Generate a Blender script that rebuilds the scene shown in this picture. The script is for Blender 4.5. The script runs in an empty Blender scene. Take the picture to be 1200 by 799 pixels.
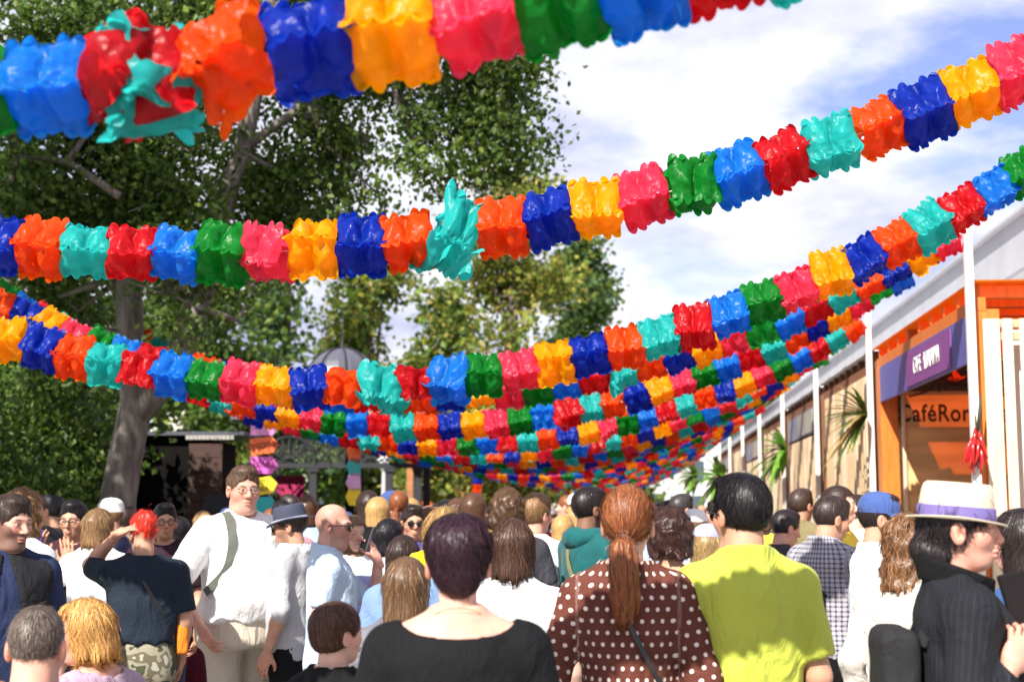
import bpy, math, random
import numpy as np
from mathutils import Vector, Matrix
random.seed(7); RNG = np.random.default_rng(7)
sc = bpy.context.scene; COL = sc.collection
R = math.radians
# ---------------------------------------------------------------- camera
FPX = 1667.0; EYE = 1.65; PSI = R(4.87); PIT = math.atan(200.5/FPX)
cam = bpy.data.cameras.new('camera'); cam.lens = 50.0; cam.sensor_width = 36.0; cam.clip_end = 2000; cam.clip_start = .05
cam.dof.use_dof = True; cam.dof.focus_distance = 6.2; cam.dof.aperture_fstop = 3.1
co = bpy.data.objects.new('camera', cam); COL.objects.link(co); co.location = (0, 0, EYE)
co.rotation_euler = (R(90)+PIT, 0, PSI); sc.camera = co
# ---------------------------------------------------------------- sky, sun, exposure
SUN_EL, SUN_AZ = R(41), math.atan2(-.37, -.93)      # direction to the sun: behind the camera, a little to its side
to_sun = Vector((math.cos(SUN_EL)*math.sin(SUN_AZ), math.cos(SUN_EL)*math.cos(SUN_AZ), math.sin(SUN_EL)))
wd = bpy.data.worlds.new('World'); sc.world = wd; wd.use_nodes = True
nt = wd.node_tree; nt.nodes.clear(); N = nt.nodes.new; L = nt.links.new
out = N('ShaderNodeOutputWorld'); bg = N('ShaderNodeBackground'); bg.inputs[1].default_value = .09
sky = N('ShaderNodeTexSky'); sky.sky_type = 'NISHITA'; sky.sun_disc = False
sky.sun_elevation = SUN_EL; sky.sun_rotation = SUN_AZ; sky.dust_density = .6; sky.ozone_density = 2.2; sky.air_density = 1.0
tc = N('ShaderNodeTexCoord'); sep = N('ShaderNodeSeparateXYZ'); L(tc.outputs['Generated'], sep.inputs[0])
def wmath(op, a, b=None):
    n = N('ShaderNodeMath'); n.operation = op
    for i, v in enumerate((a, b)):
        if v is None: continue
        if isinstance(v, (int, float)): n.inputs[i].default_value = v
        else: L(v, n.inputs[i])
    return n.outputs[0]
zz = wmath('ADD', wmath('MAXIMUM', sep.outputs[2], 0.0), .22)
cmb = N('ShaderNodeCombineXYZ'); L(wmath('DIVIDE', sep.outputs[0], zz), cmb.inputs[0]); L(wmath('DIVIDE', sep.outputs[1], zz), cmb.inputs[1]); L(wmath('MULTIPLY', sep.outputs[2], 1.5), cmb.inputs[2])
def wnoise(scale, off, det=9, rough=.58):
    mp = N('ShaderNodeMapping'); mp.inputs['Location'].default_value = off; L(cmb.outputs[0], mp.inputs[0])
    n = N('ShaderNodeTexNoise'); n.inputs['Scale'].default_value = scale; n.inputs['Detail'].default_value = det; n.inputs['Roughness'].default_value = rough
    L(mp.outputs[0], n.inputs[0]); return n.outputs[0]
CL_OFF = (2.2, 9.4, .2)
cn = wnoise(.95, CL_OFF)
ramp = N('ShaderNodeValToRGB'); L(cn, ramp.inputs[0]); ramp.color_ramp.elements[0].position = .385; ramp.color_ramp.elements[1].position = .47
cn2 = wnoise(2.3, (CL_OFF[0]*2+.35, CL_OFF[1]*2-.2, .9), 7)
ramp2 = N('ShaderNodeValToRGB'); L(cn2, ramp2.inputs[0])
e = ramp2.color_ramp.elements; e[0].position = .38; e[0].color = (3.7, 3.9, 5.4, 1); e[1].position = .62; e[1].color = (7.0, 7.0, 7.2, 1)
gain = N('ShaderNodeMixRGB'); gain.blend_type = 'MULTIPLY'; gain.inputs[0].default_value = 1; L(sky.outputs[0], gain.inputs[1]); gain.inputs[2].default_value = (1.12, .93, 1.12, 1)
mx = N('ShaderNodeMixRGB'); L(ramp.outputs[0], mx.inputs[0]); L(gain.outputs[0], mx.inputs[1]); L(ramp2.outputs[0], mx.inputs[2])
L(mx.outputs[0], bg.inputs[0]); L(bg.outputs[0], out.inputs[0])
sl = bpy.data.lights.new('sun', 'SUN'); sl.energy = 4.8; sl.angle = R(.53); sl.color = (1, .95, .87)
so = bpy.data.objects.new('sun', sl); COL.objects.link(so); so.rotation_euler = (-to_sun).to_track_quat('-Z', 'Y').to_euler(); so.location = (0, -10, 30)
sc.view_settings.view_transform = 'Standard'; sc.view_settings.look = 'None'; sc.view_settings.exposure = .95; sc.view_settings.gamma = 1
sc.cycles.use_denoising = True; sc.cycles.max_bounces = 8; sc.cycles.transparent_max_bounces = 8
sc.cycles.caustics_reflective = False; sc.cycles.caustics_refractive = False; sc.cycles.sample_clamp_indirect = 6
# ---------------------------------------------------------------- photo geometry -> place
cp, sp = math.cos(PIT), math.sin(PIT)
def W(px, py, D):
    x = (px-600)/FPX; y = -(py-399.5)/FPX
    t = D/(cp - sp*y); r = x*t
    return np.array((-math.sin(PSI)*D + math.cos(PSI)*r, math.cos(PSI)*D + math.sin(PSI)*r, EYE + (sp + cp*y)*t))
def G(px, D, z=0.0):
    p = W(px, 600, D); return (p[0], p[1], z)
# ---------------------------------------------------------------- materials
MATS = {}
def pm(name, base, rough=.7, var=.12, vs=6.0, bump=0.0, bs=80.0, metal=0.0, attr=None, trans=0.0, tcol=None, spec=.5, stretch=None, coat=0.0, sheen=0.0, wrinkle=0.0, objcol=False, sub=0.0, alpha=1.0):
    if name in MATS: return MATS[name]
    m = bpy.data.materials.new(name); m.use_nodes = True; t = m.node_tree; n = t.nodes.new; l = t.links.new
    b = t.nodes['Principled BSDF']; o = t.nodes['Material Output']
    b.inputs['Roughness'].default_value = rough; b.inputs['Metallic'].default_value = metal; b.inputs['Specular IOR Level'].default_value = spec
    b.inputs['Coat Weight'].default_value = coat; b.inputs['Sheen Weight'].default_value = sheen
    tcn = n('ShaderNodeTexCoord'); mp = n('ShaderNodeMapping'); l(tcn.outputs['Object'], mp.inputs[0])
    if stretch: mp.inputs['Scale'].default_value = stretch
    if attr:
        a = n('ShaderNodeAttribute'); a.attribute_name = attr; csock = a.outputs['Color']
        mul = n('ShaderNodeMixRGB'); mul.blend_type = 'MULTIPLY'; mul.inputs[0].default_value = 1; l(csock, mul.inputs[1]); mul.inputs[2].default_value = (*base, 1); csock = mul.outputs[0]
    elif objcol:
        a = n('ShaderNodeObjectInfo'); csock = a.outputs['Color']
    else:
        rgb = n('ShaderNodeRGB'); rgb.outputs[0].default_value = (*base, 1); csock = rgb.outputs[0]
    if var > 0:
        ns = n('ShaderNodeTexNoise'); ns.inputs['Scale'].default_value = vs; ns.inputs['Detail'].default_value = 6; l(mp.outputs[0], ns.inputs[0])
        rm = n('ShaderNodeMapRange'); l(ns.outputs[0], rm.inputs[0]); rm.inputs[1].default_value = .3; rm.inputs[2].default_value = .7; rm.inputs[3].default_value = 1-var; rm.inputs[4].default_value = 1+var
        mul = n('ShaderNodeMixRGB'); mul.blend_type = 'MULTIPLY'; mul.inputs[0].default_value = 1; l(csock, mul.inputs[1]); l(rm.outputs[0], mul.inputs[2]); csock = mul.outputs[0]
    l(csock, b.inputs['Base Color'])
    if sub:
        b.inputs['Subsurface Weight'].default_value = sub; b.inputs['Subsurface Radius'].default_value = (1, .35, .2); b.inputs['Subsurface Scale'].default_value = .012
    if bump:
        nb = n('ShaderNodeTexNoise'); nb.inputs['Scale'].default_value = bs; nb.inputs['Detail'].default_value = 4; l(mp.outputs[0], nb.inputs[0])
        bn = n('ShaderNodeBump'); bn.inputs['Strength'].default_value = bump; bn.inputs['Distance'].default_value = .02; l(nb.outputs[0], bn.inputs['Height']); l(bn.outputs[0], b.inputs['Normal'])
    if wrinkle:
        nw = n('ShaderNodeTexNoise'); nw.inputs['Scale'].default_value = 6.5; nw.inputs['Detail'].default_value = 5; nw.inputs['Roughness'].default_value = .5; nw.inputs['Distortion'].default_value = 1.6
        mw = n('ShaderNodeMapping'); mw.inputs['Scale'].default_value = (1.5, 1.5, .8); mw.inputs['Rotation'].default_value = (.3, .5, .2); l(tcn.outputs['Object'], mw.inputs[0]); l(mw.outputs[0], nw.inputs[0])
        bw = n('ShaderNodeBump'); bw.inputs['Strength'].default_value = wrinkle; bw.inputs['Distance'].default_value = .05; l(nw.outputs[0], bw.inputs['Height'])
        if bump: l(bn.outputs[0], bw.inputs['Normal'])
        l(bw.outputs[0], b.inputs['Normal'])
    if trans:
        tr = n('ShaderNodeBsdfTranslucent'); ms = n('ShaderNodeMixShader'); ms.inputs[0].default_value = trans
        if tcol: tr.inputs[0].default_value = (*tcol, 1)
        else: l(csock, tr.inputs[0])
        l(b.outputs[0], ms.inputs[1]); l(tr.outputs[0], ms.inputs[2]); l(ms.outputs[0], o.inputs[0])
    MATS[name] = m; return m
# cloth whose print follows the attribute "uvc" (metres along the cloth)
def cloth_print(name, base, kind, c2, a=.03, b=.3, c3=None):
    if name in MATS: return MATS[name]
    m = pm(name, base, .85, .1, 9, .15, 300, sheen=.0 if max(base) < .2 else .1, spec=.2, wrinkle=.5); t = m.node_tree; n = t.nodes.new; l = t.links.new
    bs = t.nodes['Principled BSDF']; old = bs.inputs['Base Color'].links[0].from_socket
    at = n('ShaderNodeAttribute'); at.attribute_name = 'uvc'; s = n('ShaderNodeSeparateXYZ'); l(at.outputs['Vector'], s.inputs[0])
    def mt(op, x, y=None):
        k = n('ShaderNodeMath'); k.operation = op
        for i, v in enumerate((x, y)):
            if v is None: continue
            if isinstance(v, (int, float)): k.inputs[i].default_value = v
            else: l(v, k.inputs[i])
        return k.outputs[0]
    u = mt('DIVIDE', s.outputs[0], a); v = mt('DIVIDE', s.outputs[1], a)
    if kind == 'dots':
        row = mt('FLOOR', v); sh = mt('MULTIPLY', mt('MODULO', mt('ABSOLUTE', row), 2.0), .5)
        fu = mt('SUBTRACT', mt('FRACT', mt('ADD', u, sh)), .5); fv = mt('SUBTRACT', mt('FRACT', v), .5)
        d = mt('SQRT', mt('ADD', mt('MULTIPLY', fu, fu), mt('MULTIPLY', fv, fv))); fac = mt('LESS_THAN', d, b)
    elif kind == 'stripes':
        fac = mt('LESS_THAN', mt('FRACT', u), b)
    else:
        fac = mt('MULTIPLY', mt('ADD', mt('LESS_THAN', mt('FRACT', u), b), mt('LESS_THAN', mt('FRACT', v), b)), .5)
    mxx = n('ShaderNodeMixRGB'); l(fac, mxx.inputs[0]); l(old, mxx.inputs[1]); mxx.inputs[2].default_value = (*c2, 1)
    l(mxx.outputs[0], bs.inputs['Base Color']); return m
# ---------------------------------------------------------------- object helpers
def mesh_np(name, v, f, mat=None, cols=None, uvc=None, flat=False):
    me = bpy.data.meshes.new(name); v = np.asarray(v, np.float32); f = np.asarray(f, np.int32); k = f.shape[1]
    me.vertices.add(len(v)); me.vertices.foreach_set('co', v.ravel())
    me.loops.add(f.size); me.loops.foreach_set('vertex_index', f.ravel())
    me.polygons.add(len(f)); me.polygons.foreach_set('loop_start', np.arange(0, f.size, k, dtype=np.int32))
    me.update(calc_edges=True)
    if flat: me.polygons.foreach_set('use_smooth', np.zeros(len(f), bool))
    else: me.polygons.foreach_set('use_smooth', np.ones(len(f), bool))
    if cols is not None:
        a = me.attributes.new('Col', 'FLOAT_COLOR', 'POINT'); c = np.ones((len(v), 4), np.float32); c[:, :3] = cols; a.data.foreach_set('color', c.ravel())
    if uvc is not None:
        a = me.attributes.new('uvc', 'FLOAT_VECTOR', 'POINT'); c = np.zeros((len(v), 3), np.float32); c[:, :2] = uvc; a.data.foreach_set('vector', c.ravel())
    if mat: me.materials.append(mat)
    return me
def link(name, me, parent=None, loc=None, rot=None):
    o = bpy.data.objects.new(name, me); COL.objects.link(o)
    if parent: o.parent = parent
    if loc is not None: o.location = loc
    if rot is not None: o.rotation_euler = rot
    return o
def tag(o, label=None, cat=None, group=None, kind=None):
    for k, v in (('label', label), ('category', cat), ('group', group), ('kind', kind)):
        if v: o[k] = v
    return o
def thing(name, label, cat, loc=(0, 0, 0), rz=0.0, group=None):
    o = bpy.data.objects.new(name, None); COL.objects.link(o); o.empty_display_size = .1
    o.location = loc; o.rotation_euler = (0, 0, rz); return tag(o, label, cat, group)
def copy_tree(o, parent=None):
    c = o.copy(); COL.objects.link(c); c.parent = parent
    for ch in list(o.children): copy_tree(ch, c)
    return c
class MB:
    def __init__(s): s.v = []; s.f = []
    def add(s, v, f):
        k = len(s.v); s.v += [tuple(map(float, p)) for p in v]; s.f += [tuple(i+k for i in q) for q in f]; return s
    def box(s, c, d, rot=None):
        x, y, z = d[0]/2, d[1]/2, d[2]/2
        v = [Vector((a*x, b*y, e*z)) for a in (-1, 1) for b in (-1, 1) for e in (-1, 1)]
        if rot is not None: v = [rot @ p for p in v]
        c = Vector(c)
        return s.add([p+c for p in v], [(0, 1, 3, 2), (4, 6, 7, 5), (0, 4, 5, 1), (2, 3, 7, 6), (0, 2, 6, 4), (1, 5, 7, 3)])
    def tube(s, pts, rad, n=8, cap=True):
        pts = [Vector(p) for p in pts]; rad = rad if hasattr(rad, '__len__') else [rad]*len(pts); v = []; f = []; up = None
        for i, p in enumerate(pts):
            t = (pts[min(i+1, len(pts)-1)]-pts[max(i-1, 0)]).normalized()
            if up is None: up = t.orthogonal().normalized()
            up = (up - t*up.dot(t)).normalized(); w = t.cross(up)
            v += [p + (up*math.cos(2*math.pi*k/n) + w*math.sin(2*math.pi*k/n))*rad[i] for k in range(n)]
        for i in range(len(pts)-1):
            for k in range(n):
                k2 = (k+1) % n; f.append((i*n+k, i*n+k2, (i+1)*n+k2, (i+1)*n+k))
        if cap: f += [tuple(range(n))[::-1], tuple((len(pts)-1)*n+k for k in range(n))]
        return s.add(v, f)
    def lathe(s, prof, n=24, c=(0, 0, 0), sx=1, sy=1, fn=None):
        v = []; f = []
        for i, (r, z) in enumerate(prof):
            for k in range(n):
                a = 2*math.pi*k/n; x, y, w = r*sx*math.cos(a), r*sy*math.sin(a), z
                if fn: x, y, w = fn(x, y, w)
                v.append((x+c[0], y+c[1], w+c[2]))
        for i in range(len(prof)-1):
            for k in range(n):
                k2 = (k+1) % n; f.append((i*n+k, i*n+k2, (i+1)*n+k2, (i+1)*n+k))
        return s.add(v, f)
    def poly(s, pts2, th, M):
        n = len(pts2); v = [M @ Vector((x, 0, z)) for x, z in pts2] + [M @ Vector((x, th, z)) for x, z in pts2]
        f = [tuple(range(n)), tuple(range(2*n-1, n-1, -1))] + [(i, n+i, n+(i+1) % n, (i+1) % n) for i in range(n)]
        return s.add(v, f)
    def mesh(s, name, mat, smooth=False):
        me = bpy.data.meshes.new(name); me.from_pydata(s.v, [], s.f); me.materials.append(mat)
        me.polygons.foreach_set('use_smooth', np.full(len(me.polygons), smooth)); me.update(); return me
    def obj(s, name, mat, parent=None, smooth=False, loc=None, rot=None): return link(name, s.mesh(name, mat, smooth), parent, loc, rot)
def xf(me, M, s=1.0):
    me.transform(M); me.update(); return me
_bx = {}
def boxo(name, size, loc, mat, parent=None, rot=None, bev=.004):
    """a board or beam with softened edges; alike boards share one mesh"""
    key = (tuple(round(x, 3) for x in size), mat.name, bev)
    if key not in _bx:
        import bmesh
        bm = bmesh.new(); bmesh.ops.create_cube(bm, size=1.0); bmesh.ops.scale(bm, vec=size, verts=bm.verts)
        if bev: bmesh.ops.bevel(bm, geom=bm.edges[:], offset=min(bev, min(size)*.3), segments=1, affect='EDGES')
        me = bpy.data.meshes.new(name); bm.to_mesh(me); bm.free(); me.materials.append(mat); _bx[key] = me
    return link(name, _bx[key], parent, loc, rot)
def text_obj(name, body, size, mat, parent, M, ext=.004, bold=0.0, font_scale=(1, 1), space=1.08):
    cu = bpy.data.curves.new(name, 'FONT'); cu.body = body; cu.size = size; cu.align_x = 'CENTER'; cu.align_y = 'CENTER'; cu.extrude = ext; cu.offset = bold; cu.space_character = space
    tmp = bpy.data.objects.new(name+'_tmp', cu); COL.objects.link(tmp); dg = bpy.context.evaluated_depsgraph_get()
    me = bpy.data.meshes.new_from_object(tmp.evaluated_get(dg)); bpy.data.objects.remove(tmp); bpy.data.curves.remove(cu)
    me.materials.clear(); me.materials.append(mat)
    me.transform(M @ Matrix.Diagonal((font_scale[0], font_scale[1], 1, 1))); me.name = name
    return link(name, me, parent)
# ---------------------------------------------------------------- setting: ground
paving = pm('paving', (.34, .32, .30), .85, .25, 1.2, .4, 30)
lawn_m = pm('lawn_mat', (.09, .16, .03), .9, .4, 3, .6, 60)
g = MB().add([(-600, -60, 0), (600, -60, 0), (600, 1200, 0), (-600, 1200, 0)], [(0, 1, 2, 3)]).obj('ground', paving); tag(g, kind='structure')
g = MB().add([(-40, 8, .004), (-6.6, 8, .004), (-6.6, 90, .004), (-40, 90, .004)], [(0, 1, 2, 3)]).obj('lawn', lawn_m); tag(g, kind='structure')
k = MB().box((-6.55, 49, .06), (.12, 82, .12)).obj('kerb', pm('kerbstone', (.4, .39, .37), .8, .2, 4)); tag(k, kind='structure')
# ---------------------------------------------------------------- market hall and stalls
pine = pm('pine', (.60, .43, .25), .65, .22, 3, .15, 60, stretch=(9, 9, .8))
pine2 = pm('pine_pale', (.68, .55, .38), .65, .18, 3, .12, 60, stretch=(9, 9, .8))
white_wood = pm('white_timber', (.72, .68, .62), .6, .1, 4, .1, 60, stretch=(8, 8, 1))
orange_lit_wood = pm('orange_lit_timber', (.66, .17, .02), .5, .18, 4, .15, 50, stretch=(6, 6, 1))  # orange light from the roof sheet is put into this wood colour
brown_wood = pm('brown_stain', (.24, .10, .04), .6, .2, 4, .15, 50, stretch=(6, 6, 1))
def tinted(name, c, f):
    m = pm(name, c, .3, .05); t = m.node_tree; tr = t.nodes.new('ShaderNodeBsdfTransparent'); tr.inputs[0].default_value = (1, .42, .06, 1); ms = t.nodes.new('ShaderNodeMixShader'); ms.inputs[0].default_value = f
    o = t.nodes['Material Output']; t.links.new(o.inputs[0].links[0].from_socket, ms.inputs[1]); t.links.new(tr.outputs[0], ms.inputs[2]); t.links.new(ms.outputs[0], o.inputs[0]); return m
orange_sheet_old = pm('orange_polycarbonate', (.85, .22, .02), .3, .05, 3, trans=.75, tcol=(.95, .27, .02)); orange_sheet = tinted('orange_polycarbonate_sheet', (.8, .22, .02), .6)
grey_panel = pm('grey_cladding', (.50, .50, .54), .55, .08, 2)
white_panel = pm('white_cladding', (.78, .78, .80), .6, .06, 2)
ply = pm('plywood', (.56, .38, .20), .5, .3, 1.6, .05, 40, stretch=(1, 1, 5))
sign_blue = pm('sign_blue', (.10, .11, .36), .5, .08, 3); sign_purple = pm('sign_purple', (.22, .06, .25), .5, .05, 3)
dark_ink = pm('dark_ink', (.03, .012, .012), .6, 0); white_ink = pm('white_ink', (.8, .78, .74), .6, 0); red_ink = pm('red_ink', (.75, .08, .02), .5, 0)
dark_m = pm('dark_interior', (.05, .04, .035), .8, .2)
hall = thing('market_hall', 'long grey market hall with a deep flat eave behind the wooden stalls', 'building', (4.3, 5.6, 0))
MB().box((.04, 33, 4.62), (.08, 66, .58)).box((-.01, 33, 4.93), (.14, 66, .035)).obj('fascia', grey_panel, hall)
MB().box((4.2, 33, 4.88), (8.2, 66, .04)).obj('roof', white_panel, hall)
MB().box((4.1, 33, 4.36), (8.0, 66, .03)).obj('soffit', white_panel, hall)
MB().box((2.6, 33, 2.17), (.15, 66, 4.33)).obj('wall', white_panel, hall)
SX = 2.4
def stall(k, y0, y1, label, mode):
    t = thing('market_stall', label, 'stall', (SX, y0, 0), group='wooden stalls along the alley'); Ln = y1-y0
    pw = orange_lit_wood if k == 0 else brown_wood
    for yy in (.09, Ln-.09):
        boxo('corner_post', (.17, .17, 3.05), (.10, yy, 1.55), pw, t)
        boxo('corner_post', (.12, .12, 3.1), (2.05, yy, 1.55), pw, t)
    n = max(4, int(Ln/.42))
    for i in range(n):
        boxo('rafter', (2.1, .07, .09), (1.08, .12+(Ln-.24)*i/(n-1), 3.21), orange_lit_wood if k == 0 else brown_wood, t)
    boxo('beam', (.07, Ln, .1), (.06, Ln/2, 3.11), orange_lit_wood if k == 0 else brown_wood, t)
    boxo('beam', (.07, Ln, .1), (2.08, Ln/2, 3.11), pine, t)
    if k == 0: MB().box((1.1, Ln/2, 3.268), (2.2, Ln+.12, .012)).obj('roof_sheet', orange_sheet, t)
    else: MB().box((1.08, Ln/2, 3.268), (2.2, Ln, .012)).obj('roof_sheet', white_panel, t)
    if mode in ('sign', 'cafe'):
        p = MB().box((.03, Ln/2, 2.89), (.03, Ln-.38, .34)).obj('sign_board', sign_blue if k == 0 else pm('sign_grey', (.22, .25, .33), .5, .1, 3), t)
        MB().box((.012, Ln/2-.40, 2.89), (.012, Ln*.43, .30)).obj('sign_field', sign_purple if k == 0 else pm('sign_cream', (.42, .40, .34), .5, .1, 3), p)
        if k == 0:
            for word, dy in (('CAFE', .37), ('RORAIMA', -.21)):
                M = Matrix.Translation((.002, Ln/2-.40+dy, 2.885)) @ Matrix.Rotation(-math.pi/2, 4, 'Z') @ Matrix.Rotation(math.pi/2, 4, 'X')
                text_obj('lettering', word, .18, white_ink, p, M, .003, -.001, (.66, 1.15), 1.22)
    if mode in ('slats', 'sign'):
        top = 3.06 if mode == 'slats' else 2.68
        m = int((Ln-.4)/.17)
        for i in range(m):
            boxo('slat', (.025, .105, top-.08), (.03, .28+i*.17, (top-.08)/2+.08), random.choice((pine, pine2)), t)
        boxo('rail', (.05, Ln-.36, .09), (.07, Ln/2, top-.18), pine, t); boxo('rail', (.05, Ln-.36, .09), (.07, Ln/2, .5), pine, t)
        MB().box((.5, Ln/2, 1.3), (.02, Ln-.4, 2.55)).obj('back_panel', ply, t)
    if mode == 'cafe':
        boxo('counter_top', (.5, Ln-.36, .05), (.12, Ln/2, 1.08), pine2, t)
        for i in range(int((Ln-.4)/.15)):
            boxo('counter_slat', (.02, .11, 1.04), (.02, .27+i*.15, .53), pine2, t)
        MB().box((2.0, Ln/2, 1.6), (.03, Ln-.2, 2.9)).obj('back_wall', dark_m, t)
        w = MB().box((1.10, Ln-.22, 1.62), (1.74, .02, 2.4)).obj('end_wall', pm('varnished_ply', (.66, .44, .20), .4, .22, 1.6, .05, 40, stretch=(1, 1, 5)), t)
        boxo('batten', (.035, .035, 2.4), (.22, Ln-.25, 1.62), pine2, t)
        yF = Ln-.234; Mx = Matrix.Translation((.70, yF, 2.60)) @ Matrix.Rotation(math.pi/2, 4, 'X')
        text_obj('logo_lettering', 'CaféRoraima', .235, dark_ink, w, Mx, .002, .0035, (.80, 1.0))
        # table mountain outline and a chilli hat over the word
        pts = [(-.42, .17), (-.30, .20), (-.22, .23), (-.19, .27), (-.17, .285), (-.02, .285), (.12, .28), (.28, .285), (.34, .24), (.40, .20), (.5, .17)]
        o = MB().tube([(.70+x, yF, 2.60+z) for x, z in pts], .008, 5)
        for x, h_ in ((-.13, .08), (-.07, .06), (.13, .06), (.16, .07)): o.tube([(.70+x, yF, 2.60+.285), (.70+x, yF, 2.60+.285-h_)], .007, 5)
        o.obj('logo_mountain', dark_ink, w)
        ch = [(-.06, .33), (-.02, .315), (.04, .31), (.10, .33), (.14, .37), (.09, .355), (.05, .40), (.03, .46), (.0, .48), (-.005, .42), (.0, .37)]
        MB().poly(ch, .006, Matrix.Translation((.70, yF-.008, 2.60))).obj('logo_chilli', red_ink, w)
        o = MB(); o.tube([(.70+x, yF-.01, 2.60+z) for x, z in ((-.12, .36), (-.04, .315), (.06, .30), (.13, .335), (.17, .36))], .008, 5); o.tube([(.70+.0, yF-.01, 3.08), (.70-.01, yF-.01, 3.0), (.70, yF-.01, 2.95)], .012, 5); o.obj('logo_brush_line', dark_ink, w)
        # slatted end that faces down the alley
        boxo('end_board', (.115, .03, 3.0), (.115, -.03, 1.5), pine2, t)
        for i in range(15): boxo('end_slat', (.072, .025, 3.0), (.225+i*.118, -.03, 1.5), pine2, t)
        for z in (3.02, 2.93): boxo('end_rail', (2.0, .05, .06), (1.15, .02, z-.05), pine, t)
        MB().box((1.15, .22, 1.5), (1.7, .02, 2.9)).obj('end_panel', white_panel, t)
    return t
stall(0, 10.2, 14.35, 'wooden cafe stall with orange roof, purple CAFE RORAIMA sign and logo wall', 'cafe')
stlab = ['wooden stall of pale upright slats next beyond the cafe stall', 'wooden stall with grey sign board, second beyond the cafe stall', 'slatted wooden stall, third beyond the cafe stall', 'wooden stall with grey sign board, fourth beyond the cafe stall',
         'slatted wooden stall, fifth beyond the cafe stall', 'wooden stall with sign board, sixth beyond the cafe stall', 'slatted wooden stall at the far end of the alley']
for i, lb in enumerate(stlab):
    y0 = 14.5+4.2*i; stall(i+1, y0, y0+4.0, lb, 'sign' if i % 2 else 'slats')
ordn = ['first', 'second', 'third', 'fourth', 'fifth', 'sixth', 'seventh', 'eighth', 'ninth', 'tenth', 'eleventh', 'twelfth', 'thirteenth']
POSTY = [5.95+2.1*i for i in range(26)]
for i, y in enumerate([10.1, 14.42, 18.62, 22.82, 27.0, 31.2, 35.4, 39.6]):
    p = boxo('garland_post', (.058, .058, 3.68), (SX-.04, y, 1.84), white_wood)
    tag(p, 'slim white timber post holding garlands, %s along the stalls' % ordn[i], 'post', 'white posts in front of the stalls')
for i, (px, D) in enumerate([(480, 36.5), (515, 41.0), (541, 47.0)]):
    x, y, z = G(px, D); p = boxo('timber_pole', (.16, .16, 3.6), (x, y, 1.8), pm('pole_brown', (.40, .17, .07), .7, .2, 4)); p.rotation_euler.z = .2
    tag(p, 'square brown timber pole beyond the pavilion, %s from the pavilion' % ordn[i], 'pole', 'brown poles on the park side')
# chillies tied to the first post
chili = pm('dried_chilli', (.42, .012, .012), .22, .25, 20, coat=.4); stemm = pm('dry_stem', (.05, .05, .03), .7)
cb = thing('chilli_bunch', 'bunch of red dried chillies hanging from the first white post', 'chilli bunch', (SX-.05, 10.03, 2.25))
for i in range(16):
    a = random.uniform(0, 6.28); r = random.uniform(.02, .055); z0 = -.02-.17*random.random(); x0, y0 = r*math.cos(a), r*math.sin(a)-.02; b = random.uniform(-.03, .03)
    MB().tube([(x0*.3, y0*.3, z0+.03), (x0, y0, z0-.02), (x0*1.15+b*.4, y0*1.1, z0-.08), (x0*1.1+b, y0, z0-.13), (x0+b*1.7, y0, z0-.16)], [.008, .015, .014, .009, .002], 8).obj('chilli', chili, cb, True)
MB().tube([(0, 0, .06), (0, -.01, -.05), (0, -.02, -.12)], .006, 6).tube([(.01, -.01, -.05), (.03, -.02, .1), (.035, -.02, .22)], [.012, .014, .003], 7).obj('stalk', stemm, cb, True)
# tied leaf bunches on the stall corners
def leaf_bunch(name, label, c, blades, L0, wd_, mats, spread, down=.3, droop=.35):
    t = thing(name, label, 'plant', c)
    for i in range(blades):
        a = random.uniform(-spread, spread); el = random.uniform(-down, 1.2); ln = L0*random.uniform(.6, 1.1)
        d = np.array((-math.cos(el)*math.cos(a), -math.cos(el)*math.sin(a)*.9, math.sin(el))); side = np.cross(d, (0, 0, 1.0)); side /= np.linalg.norm(side)+1e-6
        v = []; n = 8
        for j in range(n+1):
            u = j/n; p = d*ln*u + np.array((0, 0, -droop*ln*u*u)); w = wd_*math.sin(math.pi*(u*.86+.1))**.8*(1-u*.3)
            v += [p-side*w+np.array((0, 0, w*.35)), p, p+side*w+np.array((0, 0, w*.35))]
        f = []
        for j in range(n): f += [(3*j, 3*j+1, 3*j+4, 3*j+3), (3*j+1, 3*j+2, 3*j+5, 3*j+4)]
        MB().add(v, f).obj('leaf', random.choice(mats), t, True)
    return t
lf1 = pm('palm_leaf', (.10, .17, .03), .45, .3, 8, trans=.3); lf2 = pm('dry_leaf', (.30, .20, .05), .6, .3, 8, trans=.25); lf3 = pm('bright_leaf', (.16, .34, .04), .4, .3, 8, trans=.35)
x, y, z = W(1022, 487, 14.0); leaf_bunch('palm_bunch', 'spiky bunch of palm leaves tied to the orange corner post of the cafe stall', (x-.05, y, z), 34, .62, .028, [lf1, lf2, lf2, lf1], 1.1, .7)
x, y, z = W(925, 528, 18.7); leaf_bunch('leafy_branch', 'broad green leaf bunch tied to the second stall beyond the cafe stall', (x-.05, y, z), 30, .55, .05, [lf1, lf3, lf3], 1.3, .8)
x, y, z = W(850, 560, 27); leaf_bunch('leafy_branch', 'bright green leaf bunch on a far stall beside the white posts', (x-.05, y, z), 30, .8, .08, [lf3, lf1, lf3], 1.6, 1.0)
x, y, z = W(818, 560, 35); leaf_bunch('leafy_branch', 'small green leaf bunch on the farthest stalls', (x-.05, y, z), 26, .8, .09, [lf3, lf3, lf1], 1.6, 1.0)
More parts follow.
